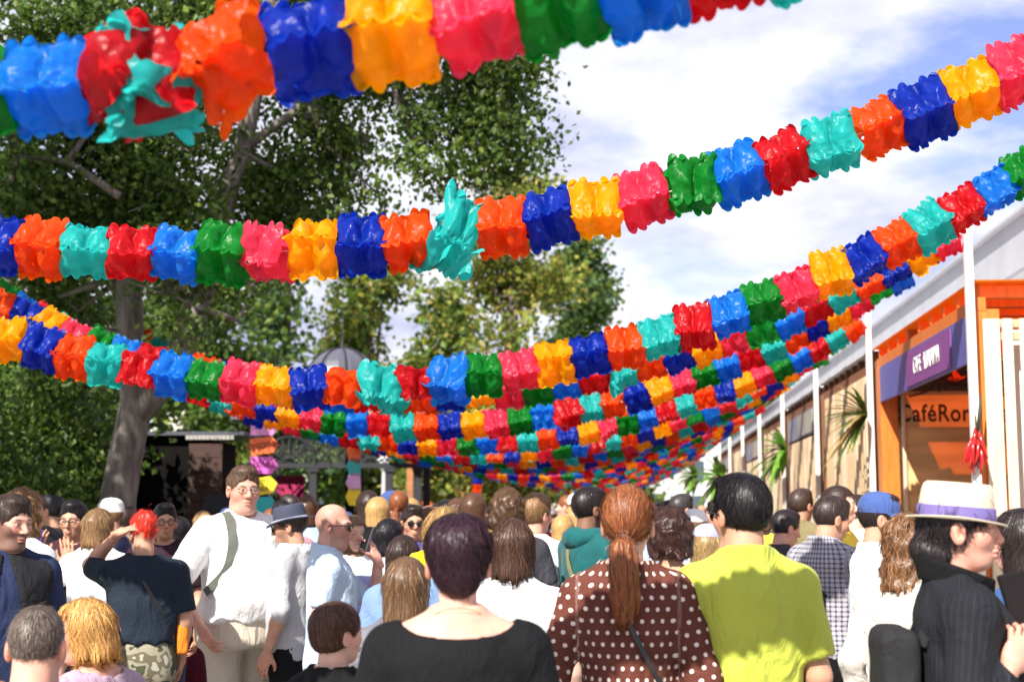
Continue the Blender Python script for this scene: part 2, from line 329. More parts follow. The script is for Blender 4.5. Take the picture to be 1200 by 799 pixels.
# ---------------------------------------------------------------- park side: sheds, pavilion, signposts
blk = pm('black_stain', (.006, .005, .005), .85, .3, 3, .1, 40, spec=.1); dkgrey = pm('dark_grey_paint', (.02, .02, .025), .6, .2, 4, .08, 50); dome_m = pm('dome_sheet', (.085, .085, .11), .4, .12, 2)
redwood = pm('weathered_board', (.055, .025, .018), .75, .35, 5, .2, 40, stretch=(1, 1, 7))
def Bx(px0, px1, py0, py1, D): a = W(px0, py1, D); b = W(px1, py0, D); return a, b
x, y, z = G(225, 19.5)
sh = thing('kiosk', 'black wooden kiosk with weathered board corner behind the trunk', 'kiosk', (x, y, 0), PSI)
MB().box((-.55, .9, 1.32), (1.6, 1.6, 2.64)).obj('body', blk, sh)
for i in range(13): boxo('board', (.46, .03, .19), (.17, -.02, .12+i*.197), redwood, sh)
for i in range(12): boxo('cornice_block', (.05, .07, .06), (-.07+i*.055, -.05, 2.66), pm('pale_stone', (.35, .33, .3), .8), sh)
MB().box((-.35, .9, 2.72), (2.1, 1.9, .05)).obj('roof', dome_m, sh)
x, y, z = G(256, 18.2); o = MB().box((0, 0, 1.62), (.36, .05, .5)).box((-.15, 0, .7), (.04, .04, 1.4)).box((.15, 0, .7), (.04, .04, 1.4)).obj('notice_panel', dkgrey, loc=(x, y, 0), rot=(0, 0, PSI)); tag(o, 'blank dark grey panel on two legs beside the kiosk', 'panel')
x, y, z = G(70, 21.5)
sh = thing('long_shed', 'low dark shed with a pale grey roof edge under the trees', 'shed', (x, y, 0), PSI)
MB().box((0, 1.2, 1.3), (3.6, 2.2, 2.6)).obj('body', blk, sh); MB().box((0, 1.1, 2.70), (3.9, 2.7, .09)).obj('roof', pm('zinc', (.5, .52, .58), .35, .15, 2, metal=.3), sh)
for i in range(9): boxo('panel', (.36, .02, 2.3), (-1.6+i*.4, .08, 1.2), pm('shed_board', (.03, .026, .022), .8, .3), sh)
# pavilion with lattice, fan arches and a dome
x, y, z = G(392, 25)
pv = thing('pavilion', 'dark lattice garden pavilion with a grey segmented dome', 'pavilion', (x, y, 0), PSI)
hw = 1.45
for xx in (-hw, -hw+.28, -.38, .28, .95, hw):
    boxo('column', (.13, .13, 2.35), (xx, 0, 1.175), dkgrey, pv)
    MB().box((xx, 0, 2.38), (.19, .19, .06)).box((xx, 0, .08), (.2, .2, .16)).obj('column_cap', dkgrey, pv)
for xx in (-hw, hw): boxo('column', (.13, .13, 3.1), (xx, 2.6, 1.55), dkgrey, pv)
boxo('lintel', (2*hw+.3, .12, .09), (0, 0, 2.46), dkgrey, pv); boxo('lintel', (2*hw+.3, .12, .10), (0, 0, 3.2), dkgrey, pv)
lat = MB()
for sgn in (1, -1):
    for i in range(-8, 34):
        x0 = -hw+i*.11; a = (x0, .02*sgn, 2.5); b = (x0+sgn*.62, .02*sgn, 3.15)
        if min(a[0], b[0]) < -hw-.05 or max(a[0], b[0]) > hw+.05: continue
        lat.tube([a, b], .013, 4)
tag(lat.obj('lattice', dkgrey, pv), kind='stuff')
for cx in (-.8, .62):
    fan = MB(); fan.tube([(cx+.46*math.cos(a), -.05, 2.5+.46*math.sin(a)) for a in np.linspace(0, math.pi, 15)], .03, 6)
    for a in np.linspace(.25, math.pi-.25, 9): fan.tube([(cx+.1*math.cos(a), -.05, 2.5+.1*math.sin(a)), (cx+.45*math.cos(a), -.05, 2.5+.45*math.sin(a))], .014, 4)
    fan.tube([(cx+.1*math.cos(a), -.05, 2.5+.1*math.sin(a)) for a in np.linspace(0, math.pi, 9)], .02, 5); fan.obj('fan_arch', dkgrey, pv)
MB().box((0, 1.3, 3.33), (2*hw+.7, 3.3, .16)).obj('roof', pm('roof_lead', (.13, .13, .16), .5, .1), pv)
d = MB(); prof = [(.66*math.cos(a), .62*math.sin(a)) for a in np.linspace(0, math.pi/2*.985, 9)]
d.lathe([(.70, -.7), (.70, -.02)]+prof, 16, (-.06, 1.3, 4.05)); dm = d.obj('dome', dome_m, pv)
rb = MB()
for k_ in range(8): a = 2*math.pi*(k_+.3)/8; rb.tube([(-.06+.67*math.cos(b)*math.cos(a), 1.3+.67*math.cos(b)*math.sin(a), 4.05+.63*math.sin(b)) for b in np.linspace(0, 1.5, 9)], .018, 5)
rb.obj('dome_rib', dkgrey, dm); MB().tube([(-.06, 1.3, 4.65), (-.06, 1.3, 4.85), (-.06, 1.3, 5.5)], [.04, .02, .008], 6).obj('finial', dkgrey, dm)
MB().box((-.9, .8, 1.2), (.5, .03, 2.2)).obj('curtain', pm('magenta_cloth', (.35, .01, .08), .7, .2), pv)
# direction signposts
INK = pm('sign_ink', (.30, .05, .12), .6, 0)
acol = {'orange': (.9, .18, .05), 'pink': (.75, .14, .55), 'yellow': (.92, .70, .03), 'teal': (.02, .45, .45), 'lilac': (.70, .42, .75), 'rose': (.85, .32, .62)}
def arrow_post(px, D, label, arrows, wpx, rz, sgn):
    x, y, z = G(px, D); t = thing('signpost', label, 'signpost', (x, y, 0), PSI+rz)
    boxo('post', (.08, .08, 3.1), (0, .06, 1.55), blk, t)
    for py, c, txt, tilt in arrows:
        z = W(px, py, D)[2]; w = wpx*D/FPX; h_ = 20*D/FPX
        pts = [(-w/2, -h_/2), (w/2-h_*.35, -h_/2), (w/2, 0), (w/2-h_*.35, h_/2), (-w/2, h_/2)]
        if sgn < 0: pts = [(-a, b) for a, b in pts][::-1]
        M = Matrix.Translation((0, 0, z)) @ Matrix.Rotation(-tilt, 4, 'Y')
        a = MB().poly(pts, .02, M).obj('arrow', pm('arrow_'+c, acol[c], .5, .06), t)
        lines = txt.split('/')
        for i, s_ in enumerate(lines):
            if s_: text_obj('lettering', s_, h_*(.42 if len(lines) == 1 else .36), pm('ink_'+c, tuple(v*.35 for v in acol[c]), .6, 0), a, M @ Matrix.Translation((-.02*sgn, -.004, (.5*(len(lines)-1)-i)*h_*.4)) @ Matrix.Rotation(math.pi/2, 4, 'X'), .002, .002, (.72, 1))
arrow_post(308, 16.0, 'signpost of five bright direction arrows beside the lattice pavilion', [(500, 'rose', '', 0), (522, 'orange', 'ВЕНЕСУЭЛА', .14), (545, 'pink', 'ГВАТЕМАЛА', 0), (569, 'yellow', 'КОСТА/РИКА', .16), (592, 'teal', '', 0)], 33, 0, 1)
arrow_post(414, 17.5, 'narrow signpost of four small coloured arrows right of the dark hat', [(531, 'orange', '', -.2), (547, 'teal', '', 0), (565, 'lilac', '', .1), (582, 'yellow', '', 0)], 26, R(58), -1)
# orange sun shades and lamp post far behind
for i, (px, py, D, rr, lb) in enumerate([(500, 592, 44, .75, 'orange fabric parasol far behind the brown poles'), (450, 598, 46, .5, 'small orange parasol seen past the pavilion columns')]):
    p = W(px, py, D); t = thing('parasol', lb, 'parasol', (p[0], p[1], 0))
    MB().lathe([(rr, p[2]-.35), (rr*.7, p[2]-.05), (.05, p[2]+.15)], 10).obj('canopy', pm('parasol_orange', (.85, .16, .02), .7, .1, trans=.3), t); MB().tube([(0, 0, 0), (0, 0, p[2])], .03, 6).obj('pole', white_wood, t)
p = W(450, 552, 36); t = thing('lamp_post', 'slim pale lamp post between pavilion and brown pole', 'lamp post', (p[0], p[1], 0))
MB().tube([(0, 0, 0), (0, 0, 2.2), (0, 0, p[2])], [.09, .06, .05], 8).obj('pole', grey_panel, t); MB().lathe([(.04, p[2]), (.14, p[2]+.12), (.17, p[2]+.3), (.02, p[2]+.5)], 10).obj('lantern', white_panel, t)
# long pale building glimpsed through the trees
def house(px, D, w, h_, label, col, nwin):
    x, y, z = G(px, D); t = thing('town_house', label, 'building', (x, y, 0), PSI)
    MB().box((0, 4, h_/2), (w, 8, h_)).obj('wall', pm('plaster_'+col[0], col[1], .85, .08), t); MB().box((0, 4, h_+.15), (w+.6, 8.6, .3)).obj('roof', pm('roof_tin', (.25, .27, .3), .5, .1), t)
    for i in range(nwin):
        for zz in (h_*.3, h_*.68):
            wn = MB().box((-w/2+(i+.5)*w/nwin, -.03, zz), (1.3, .08, 1.9)).obj('window', white_panel, t); MB().box((-w/2+(i+.5)*w/nwin, -.06, zz), (1.06, .06, 1.66)).obj('pane', pm('window_glass', (.06, .08, .1), .08, .1), wn)
house(235, 62, 14, 7.5, 'pale house with white window frames glimpsed behind the kiosk', ('cream', (.62, .58, .50)), 5)
house(640, 110, 40, 7, 'low pale building at the end of the alley', ('white', (.6, .58, .56)), 12)
# ---------------------------------------------------------------- trees
bark = pm('bark', (.11, .085, .065), .9, .45, 5, .8, 18, stretch=(3, 3, .6))
bark_pale = pm('bark_pale', (.185, .16, .135), .9, .45, 6, .8, 22, stretch=(3, 3, .5))
def leaf_mat(name, c, tr=.35): return pm(name, c, .5, 0, attr='Col', trans=tr, spec=.4)
def leafcloud(rng, clumps, size, sub=14, sig=.22):
    """points for leaves: every clump is split into small twigs so that the outline stays uneven and open"""
    P, B = [], []
    for c, r, n in clumps:
        c = np.asarray(c); r = np.asarray(r, float)*np.ones(3)
        m = max(3, n//sub); d = rng.normal(size=(m, 3)); d /= np.linalg.norm(d, axis=1)[:, None]
        rad = rng.random(m)**.45; tw = c + d*rad[:, None]*r
        own = rng.integers(0, m, n); pts = tw[own] + rng.normal(size=(n, 3))*sig*np.array((1, 1, .75))
        tone = rng.normal(1, .28, m); P.append(pts); B.append(tone[own])
    return np.concatenate(P), np.concatenate(B)
def leaf_mesh(name, rng, P, B, size, mat, tints):
    n = len(P); a = rng.normal(size=(n, 3)); a[:, 2] -= .3; a /= np.linalg.norm(a, axis=1)[:, None]
    b = np.cross(a, rng.normal(size=(n, 3))); b /= np.linalg.norm(b, axis=1)[:, None]+1e-9; c = np.cross(a, b)
    s = size*rng.uniform(.65, 1.25, n)[:, None]
    v = np.stack([P-a*s*.5, P+b*s*.36+c*s*.1-a*s*.05, P+a*s*.55, P-b*s*.36+c*s*.1-a*s*.05], 1).reshape(-1, 3)
    f = np.arange(4*n).reshape(-1, 4); t = np.array(tints)[rng.integers(0, len(tints), n)]*np.clip(B*rng.normal(1, .15, n), .35, 1.8)[:, None]
    return mesh_np(name, v, f, mat, cols=np.repeat(t, 4, 0), flat=True)
def tree(label, base, limbs, clumps, size, tints, seed, bk=bark, sub=14, sig=.22, name='tree', tr=.35, n_br=0):
    rng = np.random.default_rng(seed); t = thing(name, label, 'tree', base); b = np.array(base)
    tr_ = MB()
    for pts, rad in limbs: tr_.tube([np.array(p)-b for p in pts], rad, 14 if rad[0] > .1 else 8)
    cl = [(np.array(c)-b, r, n) for c, r, n in clumps]
    src = [np.array(p)-b for pts, rad in limbs for p in pts[1:]]
    for c, r, n in cl:      # twigs reach into every clump
        s_ = min(src, key=lambda q: np.linalg.norm(q-c)); mid = (s_+c)/2 + rng.normal(size=3)*.25
        tr_.tube([s_, mid, c], [.05, .03, .012], 6)
        for _ in range(3): e_ = c+rng.normal(size=3)*np.asarray(r)*.45; tr_.tube([c, (c+e_)/2+rng.normal(size=3)*.06, e_], [.018, .012, .005], 5)
    tr_.obj('trunk', bk, t, True)
    P, B = leafcloud(rng, cl, size, sub, sig); link('crown', leaf_mesh('crown', rng, P, B, size, leaf_mat('leaves', (1, 1, 1), tr), tints), t)
    return t
GREEN = [(.085, .15, .022), (.11, .18, .026), (.07, .12, .022), (.15, .20, .035)]
DARK = [(.055, .11, .018), (.075, .14, .022), (.11, .165, .028)]
YEL = [(.24, .27, .035), (.31, .30, .045), (.16, .23, .035), (.37, .31, .08), (.13, .20, .035)]
BLUEG = [(.08, .16, .06), (.10, .18, .07)]
def C(px, py, D, rx, ry, n, rd=None):
    s = D/FPX; return (W(px, py, D), (rx*s, (rd if rd else max(rx, ry))*s, ry*s), n)
D0 = 16.0
def pl(D, *pp): return [W(px, py, D) for px, py in pp]
base = G(134, D0)
limbs = [([base]+pl(D0, (138, 585), (150, 520), (160, 470), (152, 390), (150, 320), (140, 230), (120, 120), (100, -40), (90, -250)), [.27, .20, .185, .18, .155, .15, .14, .13, .11, .06]),
         (pl(D0, (160, 485), (185, 455), (212, 405), (238, 340), (252, 270), (283, 180), (308, 60), (330, -100), (350, -250)), [.17, .165, .15, .135, .125, .11, .10, .08, .05]),
         (pl(D0, (285, 175), (360, 120), (450, 60), (560, 20), (640, 10)), [.06, .05, .045, .03, .015]), (pl(D0, (310, 20), (420, -60), (520, -120), (620, -130)), [.06, .05, .035, .02]),
         (pl(D0-1.2, (140, 230), (80, 190), (20, 180)), [.05, .035, .02]), (pl(15, (150, 340), (200, 345), (230, 360)), [.03, .02, .01])]
cl = []
rg = random.Random(3)
for px, py, rx, ry, n, D in [(60, 40, 90, 60, 2600, 15), (180, 30, 90, 50, 2600, 16), (300, 20, 90, 50, 2600, 16.5), (400, 10, 80, 50, 2200, 16), (500, 0, 80, 45, 2000, 16), (590, 5, 70, 45, 1700, 16), (350, 80, 70, 60, 2200, 16.5), (250, 110, 60, 60, 1700, 17),
                            (450, 90, 60, 50, 1700, 16), (540, 90, 60, 55, 1900, 15.8), (600, 90, 45, 60, 1700, 15.8), (575, 150, 50, 50, 1600, 15.8), (610, 170, 32, 45, 900, 15.8), (560, 200, 36, 30, 650, 15.8), (490, 150, 46, 50, 1200, 15.6), (500, 200, 26, 34, 420, 15.6),
                            (380, 150, 60, 60, 1900, 16.5), (390, 215, 50, 30, 1000, 16.5), (440, 225, 22, 16, 220, 16), (330, 200, 60, 50, 1800, 16.5), (300, 250, 70, 45, 1800, 16.5), (370, 260, 50, 24, 700, 16.5), (410, 180, 40, 50, 800, 16.6),
                            (210, 170, 70, 60, 1900, 16), (150, 215, 70, 50, 2000, 15.5), (210, 240, 60, 40, 1500, 15.5), (110, 160, 60, 60, 1600, 15.4), (40, 130, 60, 60, 1800, 15), (30, 220, 60, 60, 1800, 15), (90, 270, 60, 40, 1500, 15.5),
                            (20, 300, 60, 60, 1500, 16), (60, 350, 60, 60, 1400, 16.5), (210, 310, 40, 30, 500, 15.2), (205, 335, 26, 20, 260, 15), (225, 385, 20, 18, 200, 15.2), (300, 330, 26, 34, 420, 15.5), (100, 400, 50, 40, 800, 17),
                            (20, -60, 140, 70, 2500, 15.5), (200, -80, 140, 80, 3000, 16.5), (400, -90, 140, 80, 3000, 17), (580, -80, 110, 70, 2200, 17), (300, -180, 250, 90, 3500, 17)]:
    q_ = .95 if px < 330 else .74; cl.append(C(px, py, D, rx*q_, ry*q_, int(n*(1.1 if px < 330 else .85)), 75))
for px, py, D in [(60, -300, 12.5), (220, -330, 13), (380, -320, 13), (520, -300, 13.5), (120, -200, 13), (300, -220, 13.5), (460, -210, 14), (600, -200, 14.5), (0, -180, 12.5)]: cl.append(C(px, py, D, 120, 60, 1200, 110))  # upper clumps out of view, added to shade the crown below
tree('large linden tree with a forked trunk and dark overhanging crown', base, limbs, cl, .085, DARK+GREEN, 1, bark_pale, sub=90, sig=.19, tr=.5)
# dark trees behind the sheds on the park side
def simple(label, px, D, top, w, tints, seed, n=9000, size=.2, low=None, sub=16, sig=.35, bk=bark, name='tree', dens=1.0, lean=0):
    b = G(px, D); zt = W(px, top, D)[2]; rw = w*D/FPX; zl = low if low is not None else zt*.22; rng = random.Random(seed)
    limbs = [([b, (b[0]+.1, b[1], zt*.3), (b[0]-.1+lean*.5, b[1], zt*.6), (b[0]+lean, b[1], zt*.92)], [zt*.028+.06, zt*.02+.05, zt*.013+.03, .03])]; cl = []
    for i in range(22):
        u = rng.random(); z = zl+(zt-zl)*u; prof = math.sin(math.pi*(u*.78+.17))**.7; a = rng.uniform(0, 6.28); r = rw*prof*rng.uniform(.25, .85)
        cr = rw*rng.uniform(.24, .42)*(.6+.4*prof)
        cl.append(((b[0]+r*math.cos(a)+lean*u, b[1]+r*math.sin(a), z), (cr, cr, cr*.8), int(n/22*rng.uniform(.6, 1.4))))
    for i in range(4):
        z = zl+(zt-zl)*(i+.5)/4; e_ = cl[i*5][0]; limbs.append(([(b[0], b[1], z*.75), ((b[0]+e_[0])/2, (b[1]+e_[1])/2, (z*.75+e_[2])/2+.1), e_], [.09, .06, .02]))
    return tree(label, b, limbs, cl, size, tints, seed, bk, sub, sig, name)
simple('added tall linden, unseen beyond the edge of the picture, shading the bearded man', -420, 10.5, -500, 480, DARK, 41, 9000, .14, 3.6, sig=.3)  # unseen tree added to cast shade on the bushes and people
simple('dark broad tree at the edge behind the bearded man', 5, 19, 180, 130, DARK, 11, 12000, .16, .9, sig=.26)
simple('dark tree behind the low shed under the linden', 95, 24, 230, 150, DARK+GREEN, 12, 12000, .18, .6, sig=.3)
simple('green tree behind the kiosk right of the forked trunk', 225, 31, 300, 120, GREEN, 13, 11000, .2, 1.0, sig=.34)
simple('tall pale green tree behind the pavilion dome', 335, 42, 270, 110, GREEN+BLUEG, 14, 13000, .24, 1.0, sig=.4)
simple('yellow tinged tree left of the grey dome', 430, 46, 285, 75, YEL+GREEN, 15, 8000, .25, 2, sig=.42)
simple('tall yellow green maple behind the garlands in the middle', 605, 36, 205, 105, YEL, 16, 13000, .19, 2.3, sig=.38)
simple('slim blue green tree right of the yellow maple', 685, 52, 290, 55, BLUEG+GREEN, 17, 8000, .26, 1.5, sig=.4)
simple('small yellow green tree left of the maple', 520, 40, 350, 60, YEL+GREEN, 18, 7000, .22, 1.8, sig=.36)
simple('low round tree behind the brown timber poles', 530, 62, 470, 70, GREEN, 19, 6000, .3, .5, sig=.45)
simple('dense dark tree behind the far crowd', 640, 66, 480, 80, DARK+GREEN, 20, 6500, .32, .4, sig=.5)
simple('low green tree closing the end of the alley', 740, 75, 490, 70, GREEN, 21, 6500, .34, .4, sig=.5)
simple('small light tree above the far stalls', 905, 62, 448, 28, GREEN+YEL, 22, 3000, .28, 3, sig=.4)
simple('dark tree between kiosk and pavilion', 285, 35, 430, 55, DARK+GREEN, 24, 6000, .2, .4, sig=.35)
simple('round green tree behind the pavilion columns', 440, 52, 440, 70, GREEN, 25, 7000, .28, .5, sig=.45)
def shrub(label, px, D, top, w, tints, seed, n=3000, size=.13):
    b = G(px, D); zt = W(px, top, D)[2]; rw = w*D/FPX; rng = np.random.default_rng(seed); t = thing('shrub', label, 'shrub', b); cl = []
    st = MB()
    for i in range(9): a = rng.uniform(0, 6.28); e_ = (rw*.6*math.cos(a), rw*.6*math.sin(a), zt*rng.uniform(.4, .8)); st.tube([(0, 0, 0), (e_[0]*.4, e_[1]*.4, e_[2]*.6), e_], [.03, .02, .008], 5); cl.append((e_, (rw*.5, rw*.5, zt*.3), n//9))
    st.obj('stem', bark, t, True); P, B = leafcloud(rng, cl, size, 14, .14); P[:, 2] = np.abs(P[:, 2])+.02; link('foliage', leaf_mesh('foliage', rng, P, B, size, leaf_mat('leaves', (1, 1, 1)), tints), t)
shrub('dark leafy bush at the photo edge behind the bearded man', 15, 15.5, 470, 70, DARK, 31, 9000, .085); shrub('sunlit leafy bush in front of the low shed', 70, 17.5, 455, 60, DARK+GREEN, 32, 9000, .085)
shrub('bright bush between the kiosk and signpost', 282, 22, 520, 22, GREEN+YEL, 33, 2400, .12)
# grass tufts on the lawn edge
rng = np.random.default_rng(5); n = 9000; P = np.stack([rng.uniform(-11, -6.65, n), rng.uniform(9, 24, n), np.full(n, .004)], 1); a = rng.uniform(0, 6.28, n); w = .006; hh = rng.uniform(.05, .13, n)
v = np.stack([P+np.stack([np.cos(a)*w, np.sin(a)*w, 0*a], 1), P-np.stack([np.cos(a)*w, np.sin(a)*w, 0*a], 1), P+np.stack([rng.normal(0, .03, n), rng.normal(0, .03, n), hh], 1)], 1).reshape(-1, 3)
gr = link('grass', mesh_np('grass', v, np.arange(3*n).reshape(-1, 3), leaf_mat('leaves', (1, 1, 1)), cols=np.repeat(np.array(GREEN)[rng.integers(0, 4, n)]*1.3, 3, 0), flat=True)); tag(gr, 'short green grass along the kerb', 'grass', kind='stuff')
# ---------------------------------------------------------------- foil garlands
FOIL = {'red': (.72, .012, .02), 'lightblue': (.015, .26, .80), 'green': (.008, .30, .03), 'pink': (.85, .06, .14), 'yellow': (.98, .47, .0), 'blue': (.008, .045, .50), 'orange': (.92, .11, .008), 'turquoise': (.03, .60, .56)}
ORD = ['red', 'lightblue', 'green', 'pink', 'yellow', 'blue', 'orange', 'turquoise']
SEG = .205
def foil_mat(c):
    if 'foil_'+c in MATS: return MATS['foil_'+c]
    m = foil_base(c); t = m.node_tree; b = t.nodes['Principled BSDF']; old = b.inputs['Normal'].links[0].from_node
    tcn = t.nodes.new('ShaderNodeTexCoord'); vo = t.nodes.new('ShaderNodeTexVoronoi'); vo.inputs['Scale'].default_value = 26; t.links.new(tcn.outputs['Object'], vo.inputs['Vector'])
    bn = t.nodes.new('ShaderNodeBump'); bn.inputs['Strength'].default_value = .42; bn.inputs['Distance'].default_value = .02; t.links.new(vo.outputs['Distance'], bn.inputs['Height']); t.links.new(old.outputs[0], bn.inputs['Normal']); t.links.new(bn.outputs[0], b.inputs['Normal'])
    return m
def foil_base(c): return pm('foil_'+c, FOIL[c], .36, .12, 14, .16, 30, trans=.68, spec=.4, coat=.05)
def seg_mesh(c, seed, ns, ntt, frayed=False, r0=.099):
    rng = np.random.default_rng(seed); V = []; F = []; k = 0; hx = SEG*.53
    S = np.linspace(-1, 1, ns)
    ph = rng.uniform(0, 6.28, 12)
    for q in range(4):
        a0 = q*math.pi/2; ca = np.array((math.cos(a0), math.sin(a0))); cb = np.array((math.cos(a0+math.pi/2), math.sin(a0+math.pi/2))); nn = (ca+cb)/math.sqrt(2)
        R1 = r0*(1.0+rng.uniform(-.08, .08)); R2 = r0*(1.0+rng.uniform(-.08, .08)); amp = rng.uniform(.75, 1.2)
        out = (.009 if q % 2 else .0)
        for i, s in enumerate(S):
            eps = .05+.17*abs(math.sin(2.5*math.pi*(s+1)))**.6
            for j in range(ntt+1):
                t = -eps + (1+2*eps)*j/ntt; tt = min(max(t, 0), 1)
                lobe = math.sin(math.pi*min(abs(s)*1.02, 1))*math.sin(math.pi*tt)
                pin = math.exp(-(s/.18)**2)
                depth = r0*(.34*lobe*amp - .12*pin*math.sin(math.pi*tt) - .10*abs(s)**6 + .12*(min(abs(t), abs(1-t)) < .0001+eps)*(t < 0 or t > 1))
                depth += .0055*math.sin(9*s+ph[q]+5*tt)+.004*math.sin(17*s*tt+ph[q+4])+rng.normal(0, .0009)
                for tc_ in (0, 1):
                    rr_ = math.hypot(s, (tt-tc_)*1.2); depth += .0070*math.sin(7*math.atan2(abs(tt-tc_)*1.2, s)+ph[q+2*tc_])*min(1, rr_*2.2)*max(0, 1-rr_)
                yz = ca*R1*(1-t)+cb*R2*t
                flare = 1-.16*pin*(1-math.sin(math.pi*tt)*.5)
                yz = yz*flare + nn*(depth+out)
                x = s*hx*(1+.05*math.sin(3*t+ph[q+8])) + .004*math.sin(7*t+ph[q])
                if frayed: x = x*1.06+.028*math.sin(2.2*t+ph[q])*s; yz = yz*(1+.22*abs(s)*math.sin(ph[q]+1.2*s))
                V.append((x, yz[0], yz[1]))
        for i in range(ns-1):
            for j in range(ntt): b = k+i*(ntt+1)+j; F.append((b, b+1, b+ntt+2, b+ntt+1))
        k = len(V)
    return mesh_np('foil_'+c, np.array(V), np.array(F), foil_mat(c), flat=False)
SEGM = {}
def seg(c, var, res):
    key = (c, var, res)
    if key not in SEGM: ns, ntt = ((31, 9), (21, 6), (11, 4))[res]; SEGM[key] = seg_mesh(c, hash(c) % 1000 if False else ORD.index(c)*17+var, ns, ntt, var >= 8)
    return SEGM[key]
string_m = pm('string', (.5, .5, .5), .7, 0)
def garland(label, A, B, sag, start, step, res, flip_at=None, special={}, skip=0.0, name='foil_garland', u0=0.0, u1=1.0, thin=1.0, k=1.0, shift=0.0):
    SEG = globals()['SEG']*k; A = np.array(A, float); B = np.array(B, float)
    t = thing(name, label, 'garland', A, group='foil garlands across the alley'); rng = random.Random(label)
    f = lambda u: A+(B-A)*u+np.array((0, 0, -4*sag*u*(1-u)))
    us = np.linspace(0, 1, 801); pts = np.array([f(u) for u in us]); dl = np.concatenate([[0], np.cumsum(np.linalg.norm(np.diff(pts, axis=0), axis=1))])
    n = int(dl[-1]/SEG); off = (dl[-1]-n*SEG)/2+shift*SEG; joined = res >= 3; JV = {}
    idx = start; sh = sum((1-v[5])*SEG for v in special.values() if len(v) > 5)
    for i in range(n):
        if i in special and len(special[i]) > 5: sh -= (1-special[i][5])*SEG
        p0 = np.array([np.interp(sh+off+i*SEG, dl, pts[:, a]) for a in range(3)]); p1 = np.array([np.interp(sh+off+(i+1)*SEG, dl, pts[:, a]) for a in range(3)])
        if flip_at is not None: c = ORD[(start+(i if i <= flip_at else 2*flip_at-i)*step) % 8]
        else: c = ORD[(start+i*step) % 8]
        u = i/n
        if u < u0 or u > u1: continue
        d = Vector(p1-p0).normalized(); up = Vector((0, 0, 1)); y = up.cross(d).normalized(); z = d.cross(y)
        roll = rng.gauss(.15, .24); yaw = rng.gauss(0, .15); sc_ = rng.uniform(.9, 1.1)*thin; var = rng.randrange(5); pit = rng.gauss(0, .10)
        if i in special: roll, yaw, pit, sc_, var = special[i][:5]
        M = Matrix((d, y, z)).transposed() @ Matrix.Rotation(yaw, 3, 'Z') @ Matrix.Rotation(pit, 3, 'Y') @ Matrix.Rotation(roll, 3, 'X') @ Matrix.Diagonal((k, sc_*k, sc_*k))
        mid = (p0+p1)/2-A
        if joined:
            me = seg(c, var, 2); v = np.empty(len(me.vertices)*3, np.float32); me.vertices.foreach_get('co', v); v = v.reshape(-1, 3) @ np.array(M).T + mid
            fq = np.empty(len(me.loops), np.int32); me.loops.foreach_get('vertex_index', fq); JV.setdefault(c, []).append((v, fq.reshape(-1, 4)))
        else:
            o = link('foil_rosette', seg(c, var, res), t); o.matrix_local = Matrix.Translation(mid) @ M.to_4x4()
    for c, lst in JV.items():
        kk = 0; V = []; F = []
        for v, fq in lst: V.append(v); F.append(fq+kk); kk += len(v)
        o = link('foil_rosettes', mesh_np('foil_rosettes', np.concatenate(V), np.concatenate(F), foil_mat(c), flat=False), t); tag(o, kind='stuff')
    MB().tube([p-A for p in pts[::40]], .003, 4).obj('string', string_m, t)
    return t
GX0, GX1 = -5.75, SX-.04
def PX(p):
    d = Vector(p)-Vector((0, 0, EYE)); r = math.cos(PSI)*d.x+math.sin(PSI)*d.y; fw = -math.sin(PSI)*d.x+math.cos(PSI)*d.y
    dep = fw*cp+d.z*sp; return 600+FPX*r/dep
def garland_at(label, A, B, sag, px, ci, step, res, flip_px=None, **kw):
    """start the colour run so that rosette colour ci falls at the place seen at px"""
    A_, B_ = np.array(A, float), np.array(B, float); us = np.linspace(0, 1, 801); pts = A_+(B_-A_)*us[:, None]; pts[:, 2] -= 4*sag*us*(1-us)
    SEG = globals()['SEG']*kw.get('k', 1.0); dl = np.concatenate([[0], np.cumsum(np.linalg.norm(np.diff(pts, axis=0), axis=1))]); n = int(dl[-1]/SEG); off = (dl[-1]-n*SEG)/2
    xs = [PX([np.interp(off+(i+.5)*SEG, dl, pts[:, a]) for a in range(3)]) for i in range(n)]
    i0 = int(np.argmin([abs(x-px) for x in xs])); fl = int(np.argmin([abs(x-flip_px) for x in xs])) if flip_px else None
    kw['shift'] = (px-xs[i0])/(xs[i0+1]-xs[i0])
    if 'sp' in kw: kw['special'] = {int(np.argmin([abs(x-q) for x in xs])): v for q, v in kw.pop('sp')}
    return garland(label, A, B, sag, (ci-step*i0) % 8, step, res, fl, **kw)
# special: roll, yaw, pitch, scale, variant
garland_at('blurred foil garland nearest the camera, across the top edge', W(-400, 166, 3.06), W(1400, -172, 3.06), .065, 460, 4, -1, 0,
           sp=[(150, (.9, -.9, -.4, 1.2, 9, .15)), (255, (.2, -.4, -.3, 1.0, 8)), (50, (.5, .55, .5, 1.1, 8))], k=.9)
garland_at('foil garland sagging across the picture in front of the trees, second from the camera', (GX0-.15, 6.05, 3.80), (GX1, 5.95, 3.82), 1.04, 262, 2, 1, 0, flip_px=552, sp=[(552, (.5, .35, .5, 1.45, 9))])
garland_at('foil garland third from the camera, lowest just above the pavilion roof', (GX0, 8.15, 3.62), (GX1, 8.05, 3.64), 1.26, 568, 2, 1, 0, sp=[(458, (.6, .3, .2, 1.1, 8)), (500, (.9, .5, .1, .95, 9)), (525, (.3, -.3, .2, 1.1, 8))])
